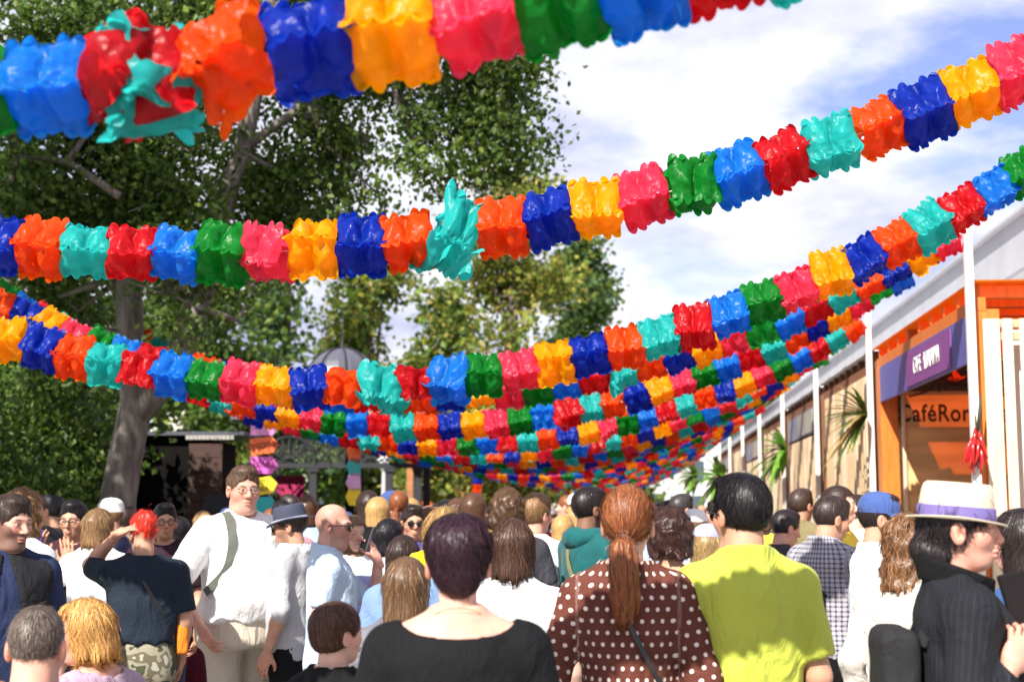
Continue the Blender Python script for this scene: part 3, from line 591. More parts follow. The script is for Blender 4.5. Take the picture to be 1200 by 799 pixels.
o = MB().tube([(GX0-.02, 1.5+.6*i, 3.66-.03*math.sin(i*.7)) for i in range(0, 105)], .008, 5).obj('support_cable', pm('cable_dark', (.03, .03, .03), .6, 0)); tag(o, 'thin dark support cable along the park side carrying the garland ends', 'cable')
rg = random.Random(11)
YS = [10.15, 12.25, 14.4, 15.9, 17.2, 18.6, 20.0, 21.4, 22.8, 24.2, 25.6, 27, 28.6, 30.4, 32.3, 34, 36, 38, 40, 42, 44, 46.5, 49, 52, 55, 58]
ordn2 = ['fourth', 'fifth', 'sixth', 'seventh', 'eighth', 'ninth', 'tenth', 'eleventh', 'twelfth', 'thirteenth', 'fourteenth', 'fifteenth', 'sixteenth', 'seventeenth', 'eighteenth', 'nineteenth', 'twentieth', 'twenty-first', 'twenty-second', 'twenty-third', 'twenty-fourth', 'twenty-fifth', 'twenty-sixth', 'twenty-seventh', 'twenty-eighth', 'farthest']
for i, y in enumerate(YS):
    sag = rg.uniform(1.14, 1.28); zr = 3.62+rg.uniform(-.05, .08); zl = 3.6+rg.uniform(-.15, .15); dy = rg.uniform(-.35, .35)
    st = rg.randrange(8); fl = rg.choice((None, None, 20, 18)); sp_ = {rg.randrange(12, 30): (rg.uniform(0, 1), rg.uniform(-.5, .5), rg.uniform(-.3, .3), 1.1, 8+rg.randrange(2)) for _ in range(2)}
    kw = dict(special=sp_)
    lab = 'foil garland across the alley, %s from the camera' % ordn2[i] if i < 25 else 'farthest small foil garland across the end of the alley'
    garland(lab, (GX0, y+dy, zl), (GX1, y, zr), sag, st, rg.choice((1, 1, -1)), 1 if y < 15 else (2 if y < 34.5 else 3), fl, **kw)
# a foil run wound down a far pole
a = W(563, 540, 30); b = W(554, 606, 30)
garland('foil garland hanging upright down a far pole', a, b, .0, 4, 1, 2, thin=.8)
o = MB().tube([(b[0]+.02, b[1]+.15, 0), (a[0]+.02, a[1]+.15, 3.5)], .05, 8).obj('timber_pole', pine2); tag(o, 'leaning pale pole behind the upright foil garland', 'pole')
# ---------------------------------------------------------------- people: smooth distance fields meshed with surface nets
f32 = np.float32
def A3(*v): return np.array(v, f32)
def ell(P, c, r):
    a, b, e = ((P[:, i]-f32(c[i]))*f32(1/r[i]) for i in range(3)); k0 = np.sqrt(a*a+b*b+e*e); a = a*f32(1/r[0]); b = b*f32(1/r[1]); e = e*f32(1/r[2]); return k0*(k0-1)/(np.sqrt(a*a+b*b+e*e)+f32(1e-9))
def cap(P, a, b, ra, rb=None):
    a = np.asarray(a, f32); b = np.asarray(b, f32); rb = ra if rb is None else rb; ba = b-a; x, y, z = P[:, 0]-a[0], P[:, 1]-a[1], P[:, 2]-a[2]
    h = (x*ba[0]+y*ba[1]+z*ba[2])*f32(1/(float(ba@ba)+1e-12)); np.clip(h, 0, 1, out=h); x -= h*ba[0]; y -= h*ba[1]; z -= h*ba[2]; return np.sqrt(x*x+y*y+z*z)-(f32(ra)+f32(rb-ra)*h)
def smin(a, b, k): h = np.clip(.5+.5*(b-a)/k, 0, 1); return b+(a-b)*h-k*h*(1-h)
def smax(a, b, k): return -smin(-a, -b, k)
def surfnet(f, lo, hi, h):
    lo = np.asarray(lo, f32); hi = np.asarray(hi, f32); n = np.ceil((hi-lo)/h).astype(int)+1
    g = [lo[i]+h*np.arange(n[i], dtype=f32) for i in range(3)]
    X = np.stack(np.meshgrid(*g, indexing='ij'), -1).reshape(-1, 3); V = f(X).reshape(n).astype(f32); S = V < 0
    def cr(A, o): return A[o[0]:n[0]-1+o[0], o[1]:n[1]-1+o[1], o[2]:n[2]-1+o[2]]
    cs = [(i, j, k) for i in (0, 1) for j in (0, 1) for k in (0, 1)]
    cnt = sum(cr(S, o).astype(np.int8) for o in cs); mask = (cnt > 0) & (cnt < 8); ids = np.argwhere(mask)
    idx = np.full(mask.shape, -1, np.int32); idx[mask] = np.arange(len(ids)); acc = np.zeros((len(ids), 3), f32); m = np.zeros(len(ids), f32)
    def at(o): return V[ids[:, 0]+o[0], ids[:, 1]+o[1], ids[:, 2]+o[2]]
    for o in cs:
        for ax in range(3):
            if o[ax]: continue
            p = list(o); p[ax] = 1; va, vb = at(o), at(p); c = (va < 0) != (vb < 0); t = np.where(c, va/(va-vb+1e-12), 0)
            q = np.tile(A3(*o), (len(ids), 1)); q[:, ax] += t; acc += q*c[:, None]; m += c
    verts = lo+h*(ids+acc/m[:, None]); F = []
    for ax in range(3):
        u, w = (ax+1) % 3, (ax+2) % 3; a = S; sl0 = [slice(1, n[i]-1) for i in range(3)]; sl0[ax] = slice(0, n[ax]-1); sl1 = list(sl0); sl1[ax] = slice(1, n[ax])
        s0, s1 = a[tuple(sl0)], a[tuple(sl1)]; e = np.argwhere(s0 != s1)
        if not len(e): continue
        inside = s0[tuple(e.T)]; e = e+np.array([0 if i == ax else 1 for i in range(3)])
        def gi(du, dw):
            q = e.copy(); q[:, u] += du; q[:, w] += dw; return idx[tuple(q.T)]
        quad = np.stack([gi(-1, -1), gi(0, -1), gi(0, 0), gi(-1, 0)], 1); quad[~inside] = quad[~inside][:, ::-1]; F.append(quad)
    F = np.concatenate(F); F = F[(F >= 0).all(1)]; return verts, F
def relax(v, f, it=1, lam=.5):
    for _ in range(it):
        a = np.concatenate([f[:, k] for k in range(4)]*2); b = np.concatenate([f[:, (k+1) % 4] for k in range(4)]+[f[:, (k-1) % 4] for k in range(4)]); c = np.bincount(a, minlength=len(v))
        s = np.stack([np.bincount(a, v[b, i], len(v)) for i in range(3)], 1); v = v*(1-lam)+lam*s/np.maximum(c, 1)[:, None]
    return v.astype(f32)
def folds(P, seed, amp, fr=1.0):
    r = np.random.default_rng(seed); d = np.zeros(len(P), f32)
    for i in range(6):
        k = r.normal(size=3)*A3(16, 16, 13)*fr; w = r.normal(size=3)*9*fr
        d += (1-np.abs(np.sin(P@k.astype(f32)+1.3*np.sin(P@w.astype(f32)+r.uniform(0, 6))+r.uniform(0, 6)))*1.6)*r.uniform(.3, 1)
    return (amp*d/3).astype(f32)
def loft(keys):
    k = np.array(keys, f32); z = np.linspace(k[0, 0], k[-1, 0], 160); T = np.stack([np.interp(z, k[:, 0], k[:, j]) for j in range(1, 4)], 1)
    ker = np.hanning(19); ker /= ker.sum(); T = np.stack([np.convolve(np.pad(T[:, j], 9, 'edge'), ker, 'valid') for j in range(3)], 1)
    def f(P, inf=0.0, pw=2.3):
        cy, rx, ry = (np.interp(P[:, 2], z, T[:, j]).astype(f32) for j in range(3)); rx = rx+inf; ry = ry+inf
        kk = (np.abs(P[:, 0]/rx)**pw+np.abs((P[:, 1]-cy)/ry)**pw)**(1/pw); d = (kk-1)*np.minimum(rx, ry)
        return np.maximum(d, np.maximum(P[:, 2]-k[-1, 0], k[0, 0]-P[:, 2]))
    return f
def rotm(yaw, pitch, roll): return np.array(Matrix.Rotation(yaw, 3, 'Z') @ Matrix.Rotation(pitch, 3, 'X') @ Matrix.Rotation(roll, 3, 'Y'), f32)
SKIN = {'pale': (.66, .40, .30), 'rosy': (.64, .34, .25), 'tan': (.52, .28, .18), 'brown': (.20, .10, .06)}
skin_m = pm('skin', (1, 1, 1), .54, .11, 22, .10, 160, attr='Col', sub=.12, spec=.4)
hair_m = pm('hair', (1, 1, 1), .42, 0, attr='Col', spec=.4)
def cloth(name, c, var=.08, rough=.85): return pm('cloth_'+name, c, rough, var, 5, .12, 260, sheen=0 if max(c) < .1 else .1, spec=.2, wrinkle=.5)
def head_sdf(q, fem=0.0, heavy=0.0, neck_r=.056, nose=1.0, wide=1.0):
    q = q/A3(wide, 1, 1)
    d = ell(q, (0, -.014, .030), (.073, .094, .088)); d = smin(d, ell(q, (0, .022, -.03), (.060+heavy*.014, .066, .084)), .03)
    d = smin(d, ell(q, (0, .045, -.088), (.032+heavy*.02, .032, .026)), .03)
    ax = q.copy(); ax[:, 0] = np.abs(ax[:, 0])
    d = smin(d, ell(ax, (.044, .052, -.022), (.024, .024, .026)), .025)
    d = smin(d, cap(ax, (.008, .083, .02), (.040, .072, .02), .012 if not fem else .009), .015)
    d = smax(d, -ell(ax, (.031, .104, .001), (.019, .022, .013)), .012)
    d = smin(d, ell(ax, (.031, .074, .0), (.0155, .014, .0125)), .004)
    d = smin(d, cap(q, (0, .084, .012), (0, .084+.024*nose, -.030), .0085, .0125), .010)
    d = smin(d, ell(ax, (.012, .095, -.035), (.008, .009, .007)), .006)
    d = smin(d, ell(q, (0, .087, -.061), (.024, .0135, .0065)), .006); d = smin(d, ell(q, (0, .085, -.074), (.020, .0135, .0075)), .006)
    d = smax(d, -ell(q, (0, .105, -.0672), (.026, .012, .002)), .003)
    ear = smax(ell(ax, (.079, -.012, -.010), (.011, .021, .033)), -ell(ax, (.088, -.004, -.006), (.007, .011, .018)), .005); d = smin(d, ear, .006)
    if heavy: d = smin(d, ell(q, (0, .02, -.11), (.06, .06, .03)), .03)
    return d
def head_cols(q, skin, hairc, beard, scalp, lip, browc):
    n = len(q); c = np.tile(A3(*skin), (n, 1)); ax = np.abs(q[:, 0])
    def mixc(w, col, a=1.0): nonlocal c; w = np.clip(w, 0, 1)[:, None]*a; c = c*(1-w)+A3(*col)*w
    mixc(np.exp(-((ax-.045)**2/.0005+(q[:, 2]+.03)**2/.0006))*(q[:, 1] > .02), (skin[0]*1.05, skin[1]*.72, skin[2]*.66), .55)
    mixc(np.exp(-(ax**2/.0003+(q[:, 2]+.03)**2/.0004))*(q[:, 1] > .08), (skin[0], skin[1]*.72, skin[2]*.68), .5)
    mixc(np.exp(-((ax-.08)**2/.0002+(q[:, 2]+.01)**2/.0012)), (skin[0]*1.0, skin[1]*.66, skin[2]*.6), .6)
    if scalp: mixc(np.clip((q[:, 2]+.012-q[:, 1]*.85-.35*np.clip(ax-.05, 0, 1)*(q[:, 1] > -.02))/.03, 0, 1)*np.clip((q[:, 2]+.085)/.02, 0, 1)*(1-.65*np.clip((q[:, 2]-.07)/.04, 0, 1))*np.clip((.0825-ax)/.004, 0, 1), hairc, scalp)
    if beard: mixc(np.clip((-.030-q[:, 2]-.25*(ax-.02)*0+np.clip(ax-.045, 0, 1)*1.6)/.012, 0, 1)*(q[:, 1] > .0)*(q[:, 2] > -.125), hairc, beard)
    mixc(1-((ax/.025)**2+((q[:, 2]+.0675)/.013)**2)**2 if True else 0, lip, .75*1.0) if True else None
    c = np.where(((q[:, 1] < .07) & ((ax/.025)**2+((q[:, 2]+.0675)/.013)**2 < 1))[:, None], A3(*skin), c)
    br = np.clip(1.2-((ax-.031)/.021)**2-((q[:, 2]-.023-.10*np.maximum(.03-np.abs(ax-.031), 0)*0)/.0048)**2, 0, 1)*(q[:, 1] > .05); mixc(br, browc, .8)
    e = ((ax-.031)/.0125)**2+((q[:, 2]-.0005)/.0040)**2; fr = q[:, 1] > .07
    mixc((e < 1)*fr, (.46, .43, .41)); mixc((((ax-.031)**2+(q[:, 2]-.001)**2) < .0050**2)*fr, (.05, .035, .03)); mixc(((e >= .8) & (e < 2.2) & (q[:, 2] > .0012))*fr, (.10, .06, .05), .7)
    return c
def hair_sdf(style, q, seed=1, vol=1.0):
    """returns (distance, flow function) in head space; None when there is no hair shape"""
    c0 = ell(q, (0, -.016, .033), (.079+.004*vol, .100+.004*vol, .093+.006*vol)); ax = np.abs(q[:, 0])
    nz = .0013*np.sin(95*np.arctan2(q[:, 0], q[:, 1]+.02)+4*np.sin(q[:, 2]*30))*np.clip((.12-np.abs(q[:, 2]-.03))/.05, 0, 1)
    face = ((q[:, 1]-.105)*.64-(q[:, 2]-.055)*.77)+6.0*np.clip(q[:, 1]-.03, 0, 1)**2-2.2*ax*ax*(q[:, 1] > .03)+.003*np.sin(q[:, 0]*170+seed)+.002*np.sin(q[:, 0]*330+q[:, 1]*90)             # > 0 below the hairline plane
    sides = np.maximum(face, -.062-q[:, 2])
    if style == 'short':
        d = smax(smin(c0, ell(q, (0, .028, .100), (.058, .056, .028)), .03), face+.004, .008); d = np.maximum(d, -.074-q[:, 2]); ear = ell(np.stack([ax, q[:, 1], q[:, 2]], 1), (.085, .0, -.02), (.03, .024, .042)); return smax(d, -ear, .006)+nz*.5
    if style == 'buzz':
        return smax(smax(ell(q, (0, -.015, .030), (.0765, .0972, .0905)), face+.012, .004), -.072-q[:, 2], .004)
    if style == 'tonsure':
        return smax(smax(smax(ell(q, (0, -.015, .030), (.0762, .0970, .0900)), face+.030, .004), -.066-q[:, 2], .004), q[:, 2]-.078-.1*np.sin(q[:, 0]*60)*.1, .01)
    if style == 'pixie':
        d = smin(ell(q, (0, -.024, .045), (.089, .108, .092)), ell(q, (0, -.058, -.03), (.058, .054, .058)), .035); d = smax(d, face-.016, .01); d = smax(d, -.098-q[:, 2]+ax*.55, .01)
        ear = ell(np.stack([ax, q[:, 1], q[:, 2]], 1), (.092, .0, -.026), (.034, .032, .046)); return smax(d, -ear, .006)+nz
    if style == 'boy':
        d = smin(ell(q, (0, -.016, .036), (.086, .105, .094)), ell(q, (0, -.045, -.02), (.071, .062, .05)), .03); d = smax(d, face-.01, .008); d = smax(d, -.066-q[:, 2], .008)
        ear = ell(np.stack([ax, q[:, 1], q[:, 2]], 1), (.088, .006, -.022), (.03, .026, .042)); return smax(d, -ear, .006)+nz*.6
    if style in ('bob', 'curly', 'curlylong', 'long', 'straightbob'):
        zb = {'bob': -.125, 'straightbob': -.115, 'curly': -.085, 'curlylong': -.20, 'long': -.30}[style]
        k = 1.0 if style in ('bob', 'straightbob') else 1.06
        ang = np.arctan2(q[:, 0], q[:, 1]); zb = zb+.010*np.sin(ang*5+seed)+.007*np.sin(ang*13+seed*2)+.004*np.sin(ang*31); zt = np.clip((.06-q[:, 2])/(.06-zb), 0, 1); rx = (.083+.010*zt*(1-.75*zt))*k; ry = (.099-.008*zt)*k; cy = -.018-.020*zt
        side = (np.sqrt((q[:, 0]/rx)**2+((q[:, 1]-cy)/ry)**2)-1)*.085; side = smax(smax(side, q[:, 2]-.05, .03), zb-q[:, 2], .025)
        d = smin(ell(q, (0, -.016, .034), (.082*k, .103*k, .093*k)), side, .03)
        front = np.minimum(q[:, 1]-.030-.5*np.clip(ax-.05, 0, 1), .062-q[:, 2]); front = np.maximum(front, face-.02) if False else front
        d = smax(d, np.minimum(front+.0, 1), .012)
        if 'curly' in style:
            s = 60.0; w = np.sin(q[:, 0]*s+3*np.sin(q[:, 2]*40))*np.sin(q[:, 1]*s*1.1+2*np.sin(q[:, 0]*50))+np.sin(q[:, 2]*s*1.2+3*np.sin(q[:, 1]*45)); d = d-.0055*w
        return d+nz
    if style == 'pony':
        d = smax(ell(q, (0, -.018, .034), (.082, .104, .098)), face-.004, .008); d = smax(d, -.075-q[:, 2]-.0*ax, .01)
        d = smin(d, ell(q, (0, -.118, -.045), (.022, .024, .020)), .02); pts = [(0, -.128, -.045), (.0, -.158, -.075), (.004, -.165, -.14), (.008, -.150, -.22), (.004, -.135, -.275), (-.004, -.128, -.31)]; rr = [.020, .036, .045, .044, .030, .010]
        t = cap(q, pts[0], pts[1], rr[0], rr[1])
        for i in range(1, 5): t = smin(t, cap(q, pts[i], pts[i+1], rr[i], rr[i+1]), .01)
        return smin(d, t-.0035*np.sin(q[:, 0]*230+q[:, 2]*12+q[:, 1]*90), .006)+nz*.6
    if style == 'bun':
        d = smax(ell(q, (0, -.016, .033), (.080, .102, .094)), face+.008, .008); d = np.maximum(d, -.07-q[:, 2]); return smin(d, smin(ell(q, (0, -.105, -.055), (.05, .035, .045)), ell(q, (0, -.06, -.07), (.06, .05, .045)), .02), .02)+nz
    if style == 'punk':
        d = smax(ell(q, (0, -.01, .05), (.070, .115, .10)), face-.01, .01); s = 75.0; w = np.sin(q[:, 0]*s)*np.sin(q[:, 1]*s)+np.sin(q[:, 2]*s+2*np.sin(q[:, 0]*60)); return smax(d-.006*w, -.045-q[:, 2]+ax*.6, .01)
def strands(style, N_, seed, v, vn, sdf, length, lift, width):
    r = np.random.default_rng(seed); i = r.integers(0, len(v), N_); p = v[i].copy(); N_ = int(N_*(.85 if len(v) > 6500 else .5)); i = i[:N_]; p = p[:N_]; off = r.random(N_).astype(f32)**2*lift; off[:N_//14] *= 3.0 if 'curl' not in style else 1.0; K = 4; ds = length*r.uniform(.5, 1.2, N_).astype(f32)/K; out = []
    def grad(x):
        h = .002; d0 = sdf(x); return d0, np.stack([sdf(x+A3(h, 0, 0))-d0, sdf(x+A3(0, h, 0))-d0, sdf(x+A3(0, 0, h))-d0], 1)/h
    wob = r.normal(size=(N_, 3)).astype(f32)*.25
    for k in range(K+1):
        d0, g = grad(p); n = g/(np.linalg.norm(g, axis=1)[:, None]+1e-6); p = p-np.clip(d0, -.01, .01)[:, None]*n
        if style == 'pony': fl = np.where((p[:, 1] < -.115)[:, None], A3(0, .02, -1), A3(0, -.115, -.045)-p); 
        else: fl = (p-A3(.01, -.06, .12))*A3(1, 1, .3)*6+A3(0, 0, -.9)
        fl = fl/(np.linalg.norm(fl, axis=1)[:, None]+1e-6)+wob*(1.6*np.sin(k*1.7+wob[:, :1]*20) if 'curl' in style or style == 'punk' else .3); fl = fl-n*(fl*n).sum(1)[:, None]; fl = fl/(np.linalg.norm(fl, axis=1)[:, None]+1e-6)
        sd = np.cross(n, fl); w = width*(1-(k/K)**2*.85); q = p+n*(off*(.35+.65*k/K)+.0008)[:, None]; out.append(np.stack([q-sd*w, q+sd*w], 1)); cen = p-A3(0, -.02, .02); cen[:, 2] *= .35; dn = (n*cen).sum(1)/(np.linalg.norm(cen, axis=1)+1e-6); p = p+fl*(ds*np.clip((dn-.25)/.3, 0, 1) if style not in ('pony',) else ds)[:, None]
    o = np.stack(out, 1); v_ = o.reshape(-1, 3); b = (np.arange(N_)*(2*(K+1)))[:, None, None]; k = (np.arange(K)*2)[None, :, None]; f = (b+k+np.array([0, 1, 3, 2])[None, None, :]).reshape(-1, 4)
    return v_.astype(f32), f.astype(np.int32), np.repeat(np.clip(r.normal(1, .42, N_), .35, 2.2), 2*(K+1))
def hand_sdf(P, Wp, d, n, t, curl, sc_=1.0, spread=1.0, thumb=1.0):
    Wp, d, n, t = (np.asarray(x, f32) for x in (Wp, d, n, t)); q = np.stack([(P-Wp)@d, (P-Wp)@t, (P-Wp)@n], 1)/sc_
    D = ell(q, (.048, 0, .002), (.056, .041, .017)); D = smin(D, cap(q, (-.03, 0, 0), (.02, 0, 0), .026, .027), .02); D = smin(D, ell(q, (.03, .026, .008), (.03, .02, .016)), .01)
    for i in range(4):
        y = (.030-.0205*i)*(1+.1*(spread-1)); L_ = (.042, .047, .044, .034)[i]; p = A3(.088-.004*abs(i-1.2), y, 0); a = curl*(.5+.09*i); yd = (.10-.07*i)*spread*.6
        for j, f_ in enumerate((1, .66, .52)):
            e = p+A3(math.cos(a)*math.cos(yd), math.sin(yd), math.sin(a))*L_*f_; D = smin(D, cap(q, p, e, .0092-.0008*j, .0085-.0008*j), .004); p = e; a += curl*(1.0, .75, .5)[j]
    p = A3(.02, .03, .004); e1 = p+A3(.028, .026*thumb, .010); e2 = e1+A3(.026, .008*thumb, .012+.01*curl); e3 = e2+A3(.02, -.003, .010+.01*curl)
    for a_, b_, r_ in ((p, e1, .0135), (e1, e2, .0115), (e2, e3, .0098)): D = smin(D, cap(q, a_, b_, r_, r_*.9), .006)
    return D*sc_
def unit(v): v = np.asarray(v, f32); return v/(np.linalg.norm(v)+1e-9)
def merge(parts):
    V, F, C_, k = [], [], [], 0
    for v, f, c in parts: V.append(v); F.append(f+k); C_.append(c); k += len(v)
    return np.concatenate(V), np.concatenate(F), np.concatenate(C_)
TOPS = {}
def person(label, px, D, H, face, hair=('short', (.05, .03, .02)), skin='pale', w=1.0, dp=1.0, belly=0.0, bust=0.0, hip=1.0, top=None, pants=('denim', (.04, .06, .12)), skirt=None,
           arms=None, hands=None, head=(0, 0, 0), hs=1.0, fem=0.0, heavy=0.0, beard=0.0, scalp=0.0, seat=False, q=1.0, strand=0, seed=None, extras=(), group=None, nose=1.0, lean=0.0, browc=None, zoff=0.0, pos=None, shoes=True, res=None, vol=1.0, hdx=0.0, lay=None):
    """H is the standing height; face 0 = back to the camera, 90 = towards the right of the picture, 180 = towards the camera"""
    seed = seed if seed is not None else (sum(map(ord, label)) % 9973); s = H/1.75; sk = SKIN[skin] if isinstance(skin, str) else skin; sk = tuple(np.array(sk)*np.random.default_rng(seed).uniform(.93, 1.05))
    x, y, _ = G(px, D); zo = zoff-(.42*s if seat else 0); root = thing('person', label, 'person', (x, y, zo), PSI-R(face), group)
    top = dict(dict(c=('white', (.75, .75, .75)), sl=.55, hem=.90, neck='crew', loose=.5, collar=False, fold=.006, mat=None), **(top or {}))
    ht, hc = hair; hc = tuple(hc); browc = browc or tuple(np.array(hc)*.6)
    sw = .185*w*(.93 if fem else 1.0)
    Rh = rotm(R(-head[0]), R(head[1]), R(head[2])); piv = A3(0, -.035+lean, 1.50); HC = piv+Rh@A3(0, .035, .135*1.0)*(.9+.1*hs)+A3(hdx, 0, 0)
    def hq(P): return ((P-HC)@Rh)/hs
    def unhq(q_): return (q_*hs)@Rh.T+HC
    # --- torso profile
    bx, by = w, dp; wa = 1.0-.10*fem
    K = [(.78, -.005, .155*hip*bx, .115*by), (.92, -.008, .172*hip*bx, .125*by), (1.05, .0+.03*belly, .148*bx*wa+.02*belly, .106*by+.055*belly), (1.20, .0+.015*belly, .155*bx*(wa+.03), .112*by+.03*belly), (1.32, 0, .168*bx, .120*by), (1.40, -.012, .160*bx, .108*by), (1.45, -.022, .120*bx, .082), (1.485, -.03, .074, .066), (1.52, -.032, .058, .06)]
    tor = loft(K); Ks = [(z, cy, rx+(top['loose']*max(0, .172*bx-rx) if z < 1.3 else 0), ry+(top['loose']*max(0, .122*by+.04*belly-ry) if z < 1.3 else 0)) for z, cy, rx, ry in K[:7]]+K[7:]
    if lean: pass
    tors = loft(Ks)
    AR = {}
    for sd, nm in ((-1, 'L'), (1, 'R')):
        E, Wr = (arms or {}).get(nm, ((.25, -.03, 1.14), (.25, .05, .89))); AR[nm] = (A3(sd*sw, -.012, 1.405), A3(sd*E[0], E[1], E[2]), A3(sd*Wr[0], Wr[1], Wr[2]))
    hipj = .09*hip*(.6+.4*w)
    kn, an = ((.13, .43, .90), (.12, .45, .50)) if seat else ((.10, .015, .49), (.105, -.01, .08))
    def legs(P, r):
        ax = P.copy(); ax[:, 0] = np.abs(ax[:, 0]); th = (.5+.5*w)
        return smin(cap(ax, (hipj, 0, .88), kn, (.088+r)*th, (.060+r)*th), cap(ax, kn, an, (.058+r)*th, .045+r), .03)
    def bt(P):
        d = tor(P); ax = P.copy(); ax[:, 0] = np.abs(ax[:, 0]); d = smin(d, ell(ax, (sw*.92, -.014, 1.395), (.058, .058, .06)), .05); d = smin(d, cap(ax, (.03, -.035, 1.50), (sw*.9, -.02, 1.425), .034, .04), .04)
        if bust: d = smin(d, ell(ax, (.078, .085, 1.265), (.072, .065*bust+.02, .072)), .03)
        if belly: d = smin(d, ell(P, (0, .06*dp, 1.06), (.15*w, .085+.05*belly, .15)), .06)
        return smin(d, legs(P, 0), .05)
    hr, tr_, ar_ = ((.0052*q if abs(face) > 50 else .0060) if q < 1 else .0076, .016*q, .0135 if q >= 1 else .011) if res is None else res
    parts = []
    ym = max(abs(AR['L'][1][0]), AR['R'][1][0], .3)*1.0+.1
    v, f = surfnet(bt, (-.30*max(w, 1), -.26*max(dp, 1), .0), (.30*max(w, 1), .6 if seat else .30*max(dp, 1)+.08*belly, 1.53), .012 if top['neck'] == 'boat' else .030*max(q, 1)); parts.append((v, f, np.tile(A3(*sk), (len(v), 1))))
    nr_ = (.050 if fem else .057)+.012*heavy; hd = lambda P: smin(head_sdf(hq(P), fem, heavy, nr_, nose), cap(P, HC+Rh@A3(0, -.022, -.06)*hs, (0, -.045, 1.41), nr_*hs, nr_*1.08), .02)
    b = .30*hs; v, f = surfnet(hd, HC-A3(.13*hs, .17*hs, .26*hs), HC+A3(.13*hs, .14*hs, .15*hs), hr); parts.append((v, f, head_cols(hq(v), sk, hc, beard, scalp, (sk[0]*.80, sk[1]*.50, sk[2]*.50) if not fem else (.50, .13, .12), browc)))
    for nm in ('L', 'R'):
        S_, E_, W_ = AR[nm]; hp = (hands or {}).get(nm, {}); fd = unit(W_-E_); sd = -1 if nm == 'L' else 1
        d_ = unit(hp.get('d', fd)); n_ = np.asarray(hp.get('n', (-sd, 0, 0)), f32); n_ = unit(n_-d_*(n_@d_)); t_ = np.cross(n_, d_)*(1 if nm == 'R' else -1)
        if 't' in hp: t_ = unit(np.asarray(hp['t'], f32)-d_*(np.asarray(hp['t'], f32)@d_)); n_ = unit(n_-t_*(n_@t_))
        mid = E_+(W_-E_)*.3; k_ = (.9 if fem else 1.0)*(.8+.2*w)
        def af(P): return smin(smin(cap(P, S_, E_, .050*k_, .040*k_), cap(P, E_, mid, .040*k_, .042*k_), .02), cap(P, mid, W_, .042*k_, .026*k_), .02)
        P3 = np.stack([S_, E_, W_]); v, f = surfnet(af, P3.min(0)-.075, P3.max(0)+.075, ar_); parts.append((v, f, np.tile(A3(*sk), (len(v), 1))))
        if q < 2:
            hf = lambda P: hand_sdf(P, W_, d_, n_, t_, hp.get('curl', .5), 1.0 if not fem else .92, hp.get('spread', 1.0), hp.get('thumb', 1.0)); c_ = W_+d_*.08; v, f = surfnet(hf, c_-.115, c_+.115, .0052 if hp else .0085); parts.append((v, f, np.tile(A3(sk[0]*.98, sk[1]*.9, sk[2]*.88), (len(v), 1))))
    v, f, c = merge(parts); link('body', mesh_np('body', v*s, f, skin_m, cols=c), root)
    # --- hair
    if ht and ht not in ('bald',):
        hf = lambda q_: hair_sdf(ht, q_, seed, vol); zl = {'long': .36, 'pony': .37, 'curlylong': .26}.get(ht, .17)
        v, f = surfnet(hf, A3(-.15, -.23, -zl), A3(.15, .15, .18), hr*1.1 if res is None else hr)
        r = np.random.default_rng(seed); ang = np.arctan2(v[:, 0], v[:, 1]+.03); st = .82+.22*np.sin(ang*23+r.uniform(0, 6))*np.sin(ang*51+v[:, 2]*9)+.10*np.sin(ang*97+v[:, 2]*5)
        VV = [(unhq(v), f, A3(*hc)*st[:, None]*(.6 if strand else 1))]  # shell colour darkened under strands so the gaps look shaded
        if strand:
            e_ = np.zeros_like(v); 
            sv, sf, sb = strands(ht, strand, seed, v, None, hf, {'short': .045, 'pixie': .07, 'boy': .06, 'buzz': .02, 'curly': .06, 'curlylong': .10, 'punk': .05}.get(ht, .13), {'curly': .016, 'curlylong': .02, 'punk': .02, 'short': .006, 'pixie': .010}.get(ht, .007), .0010 if ht != 'curlylong' else .0014)
            VV.append((unhq(sv), sf, A3(*hc)*sb[:, None]*1.1))
        v, f, c = merge(VV); link('hair', mesh_np('hair', v*s, f, hair_m, cols=c), root)
    # --- top
    inf = .016+.004*q; T = top
    def sleeve(P):
        d = None; fr = T['sl']; ww = T.get('sw', 1.0)
        for nm in ('L', 'R'):
            S_, E_, W_ = AR[nm]
            if fr <= 1: e = S_+(E_-S_)*fr; g_ = np.maximum(cap(P, S_, e, .060*w**.5*ww, .064*w**.5*ww), (P-e)@unit(E_-S_))
            else: e = E_+(W_-E_)*(fr-1); g_ = smin(cap(P, S_, E_, .060*w**.5*ww, .054*ww), np.maximum(cap(P, E_, e, .054*ww, .042*ww), (P-e)@unit(W_-E_)), .03)
            d = g_ if d is None else np.minimum(d, g_)
        return d
    def sf(P):
        ax = P.copy(); ax[:, 0] = np.abs(ax[:, 0]); d = tors(P, inf); d = smin(d, ell(ax, (sw*.92, -.014, 1.398), (.070, .070, .072)), .05); d = smin(d, cap(ax, (.04, -.035, 1.495), (sw*.9, -.02, 1.428), .044, .052), .035)
        if bust: d = smin(d, ell(ax, (.078, .085, 1.265), (.082, .065*bust+.034, .082)), .04)
        if belly: d = smin(d, ell(P, (0, .06*dp, 1.06), (.165*w, .10+.05*belly, .165)), .06)
        d = np.maximum(d, T['hem']-P[:, 2]+.012*np.sin(9*np.arctan2(P[:, 0], P[:, 1])+seed))
        if T['sl'] > 0: d = smin(d, sleeve(P), .03)
        d = d-folds(P, seed+3, T['fold'], T.get('ff', 1.0))
        nk = T['neck']
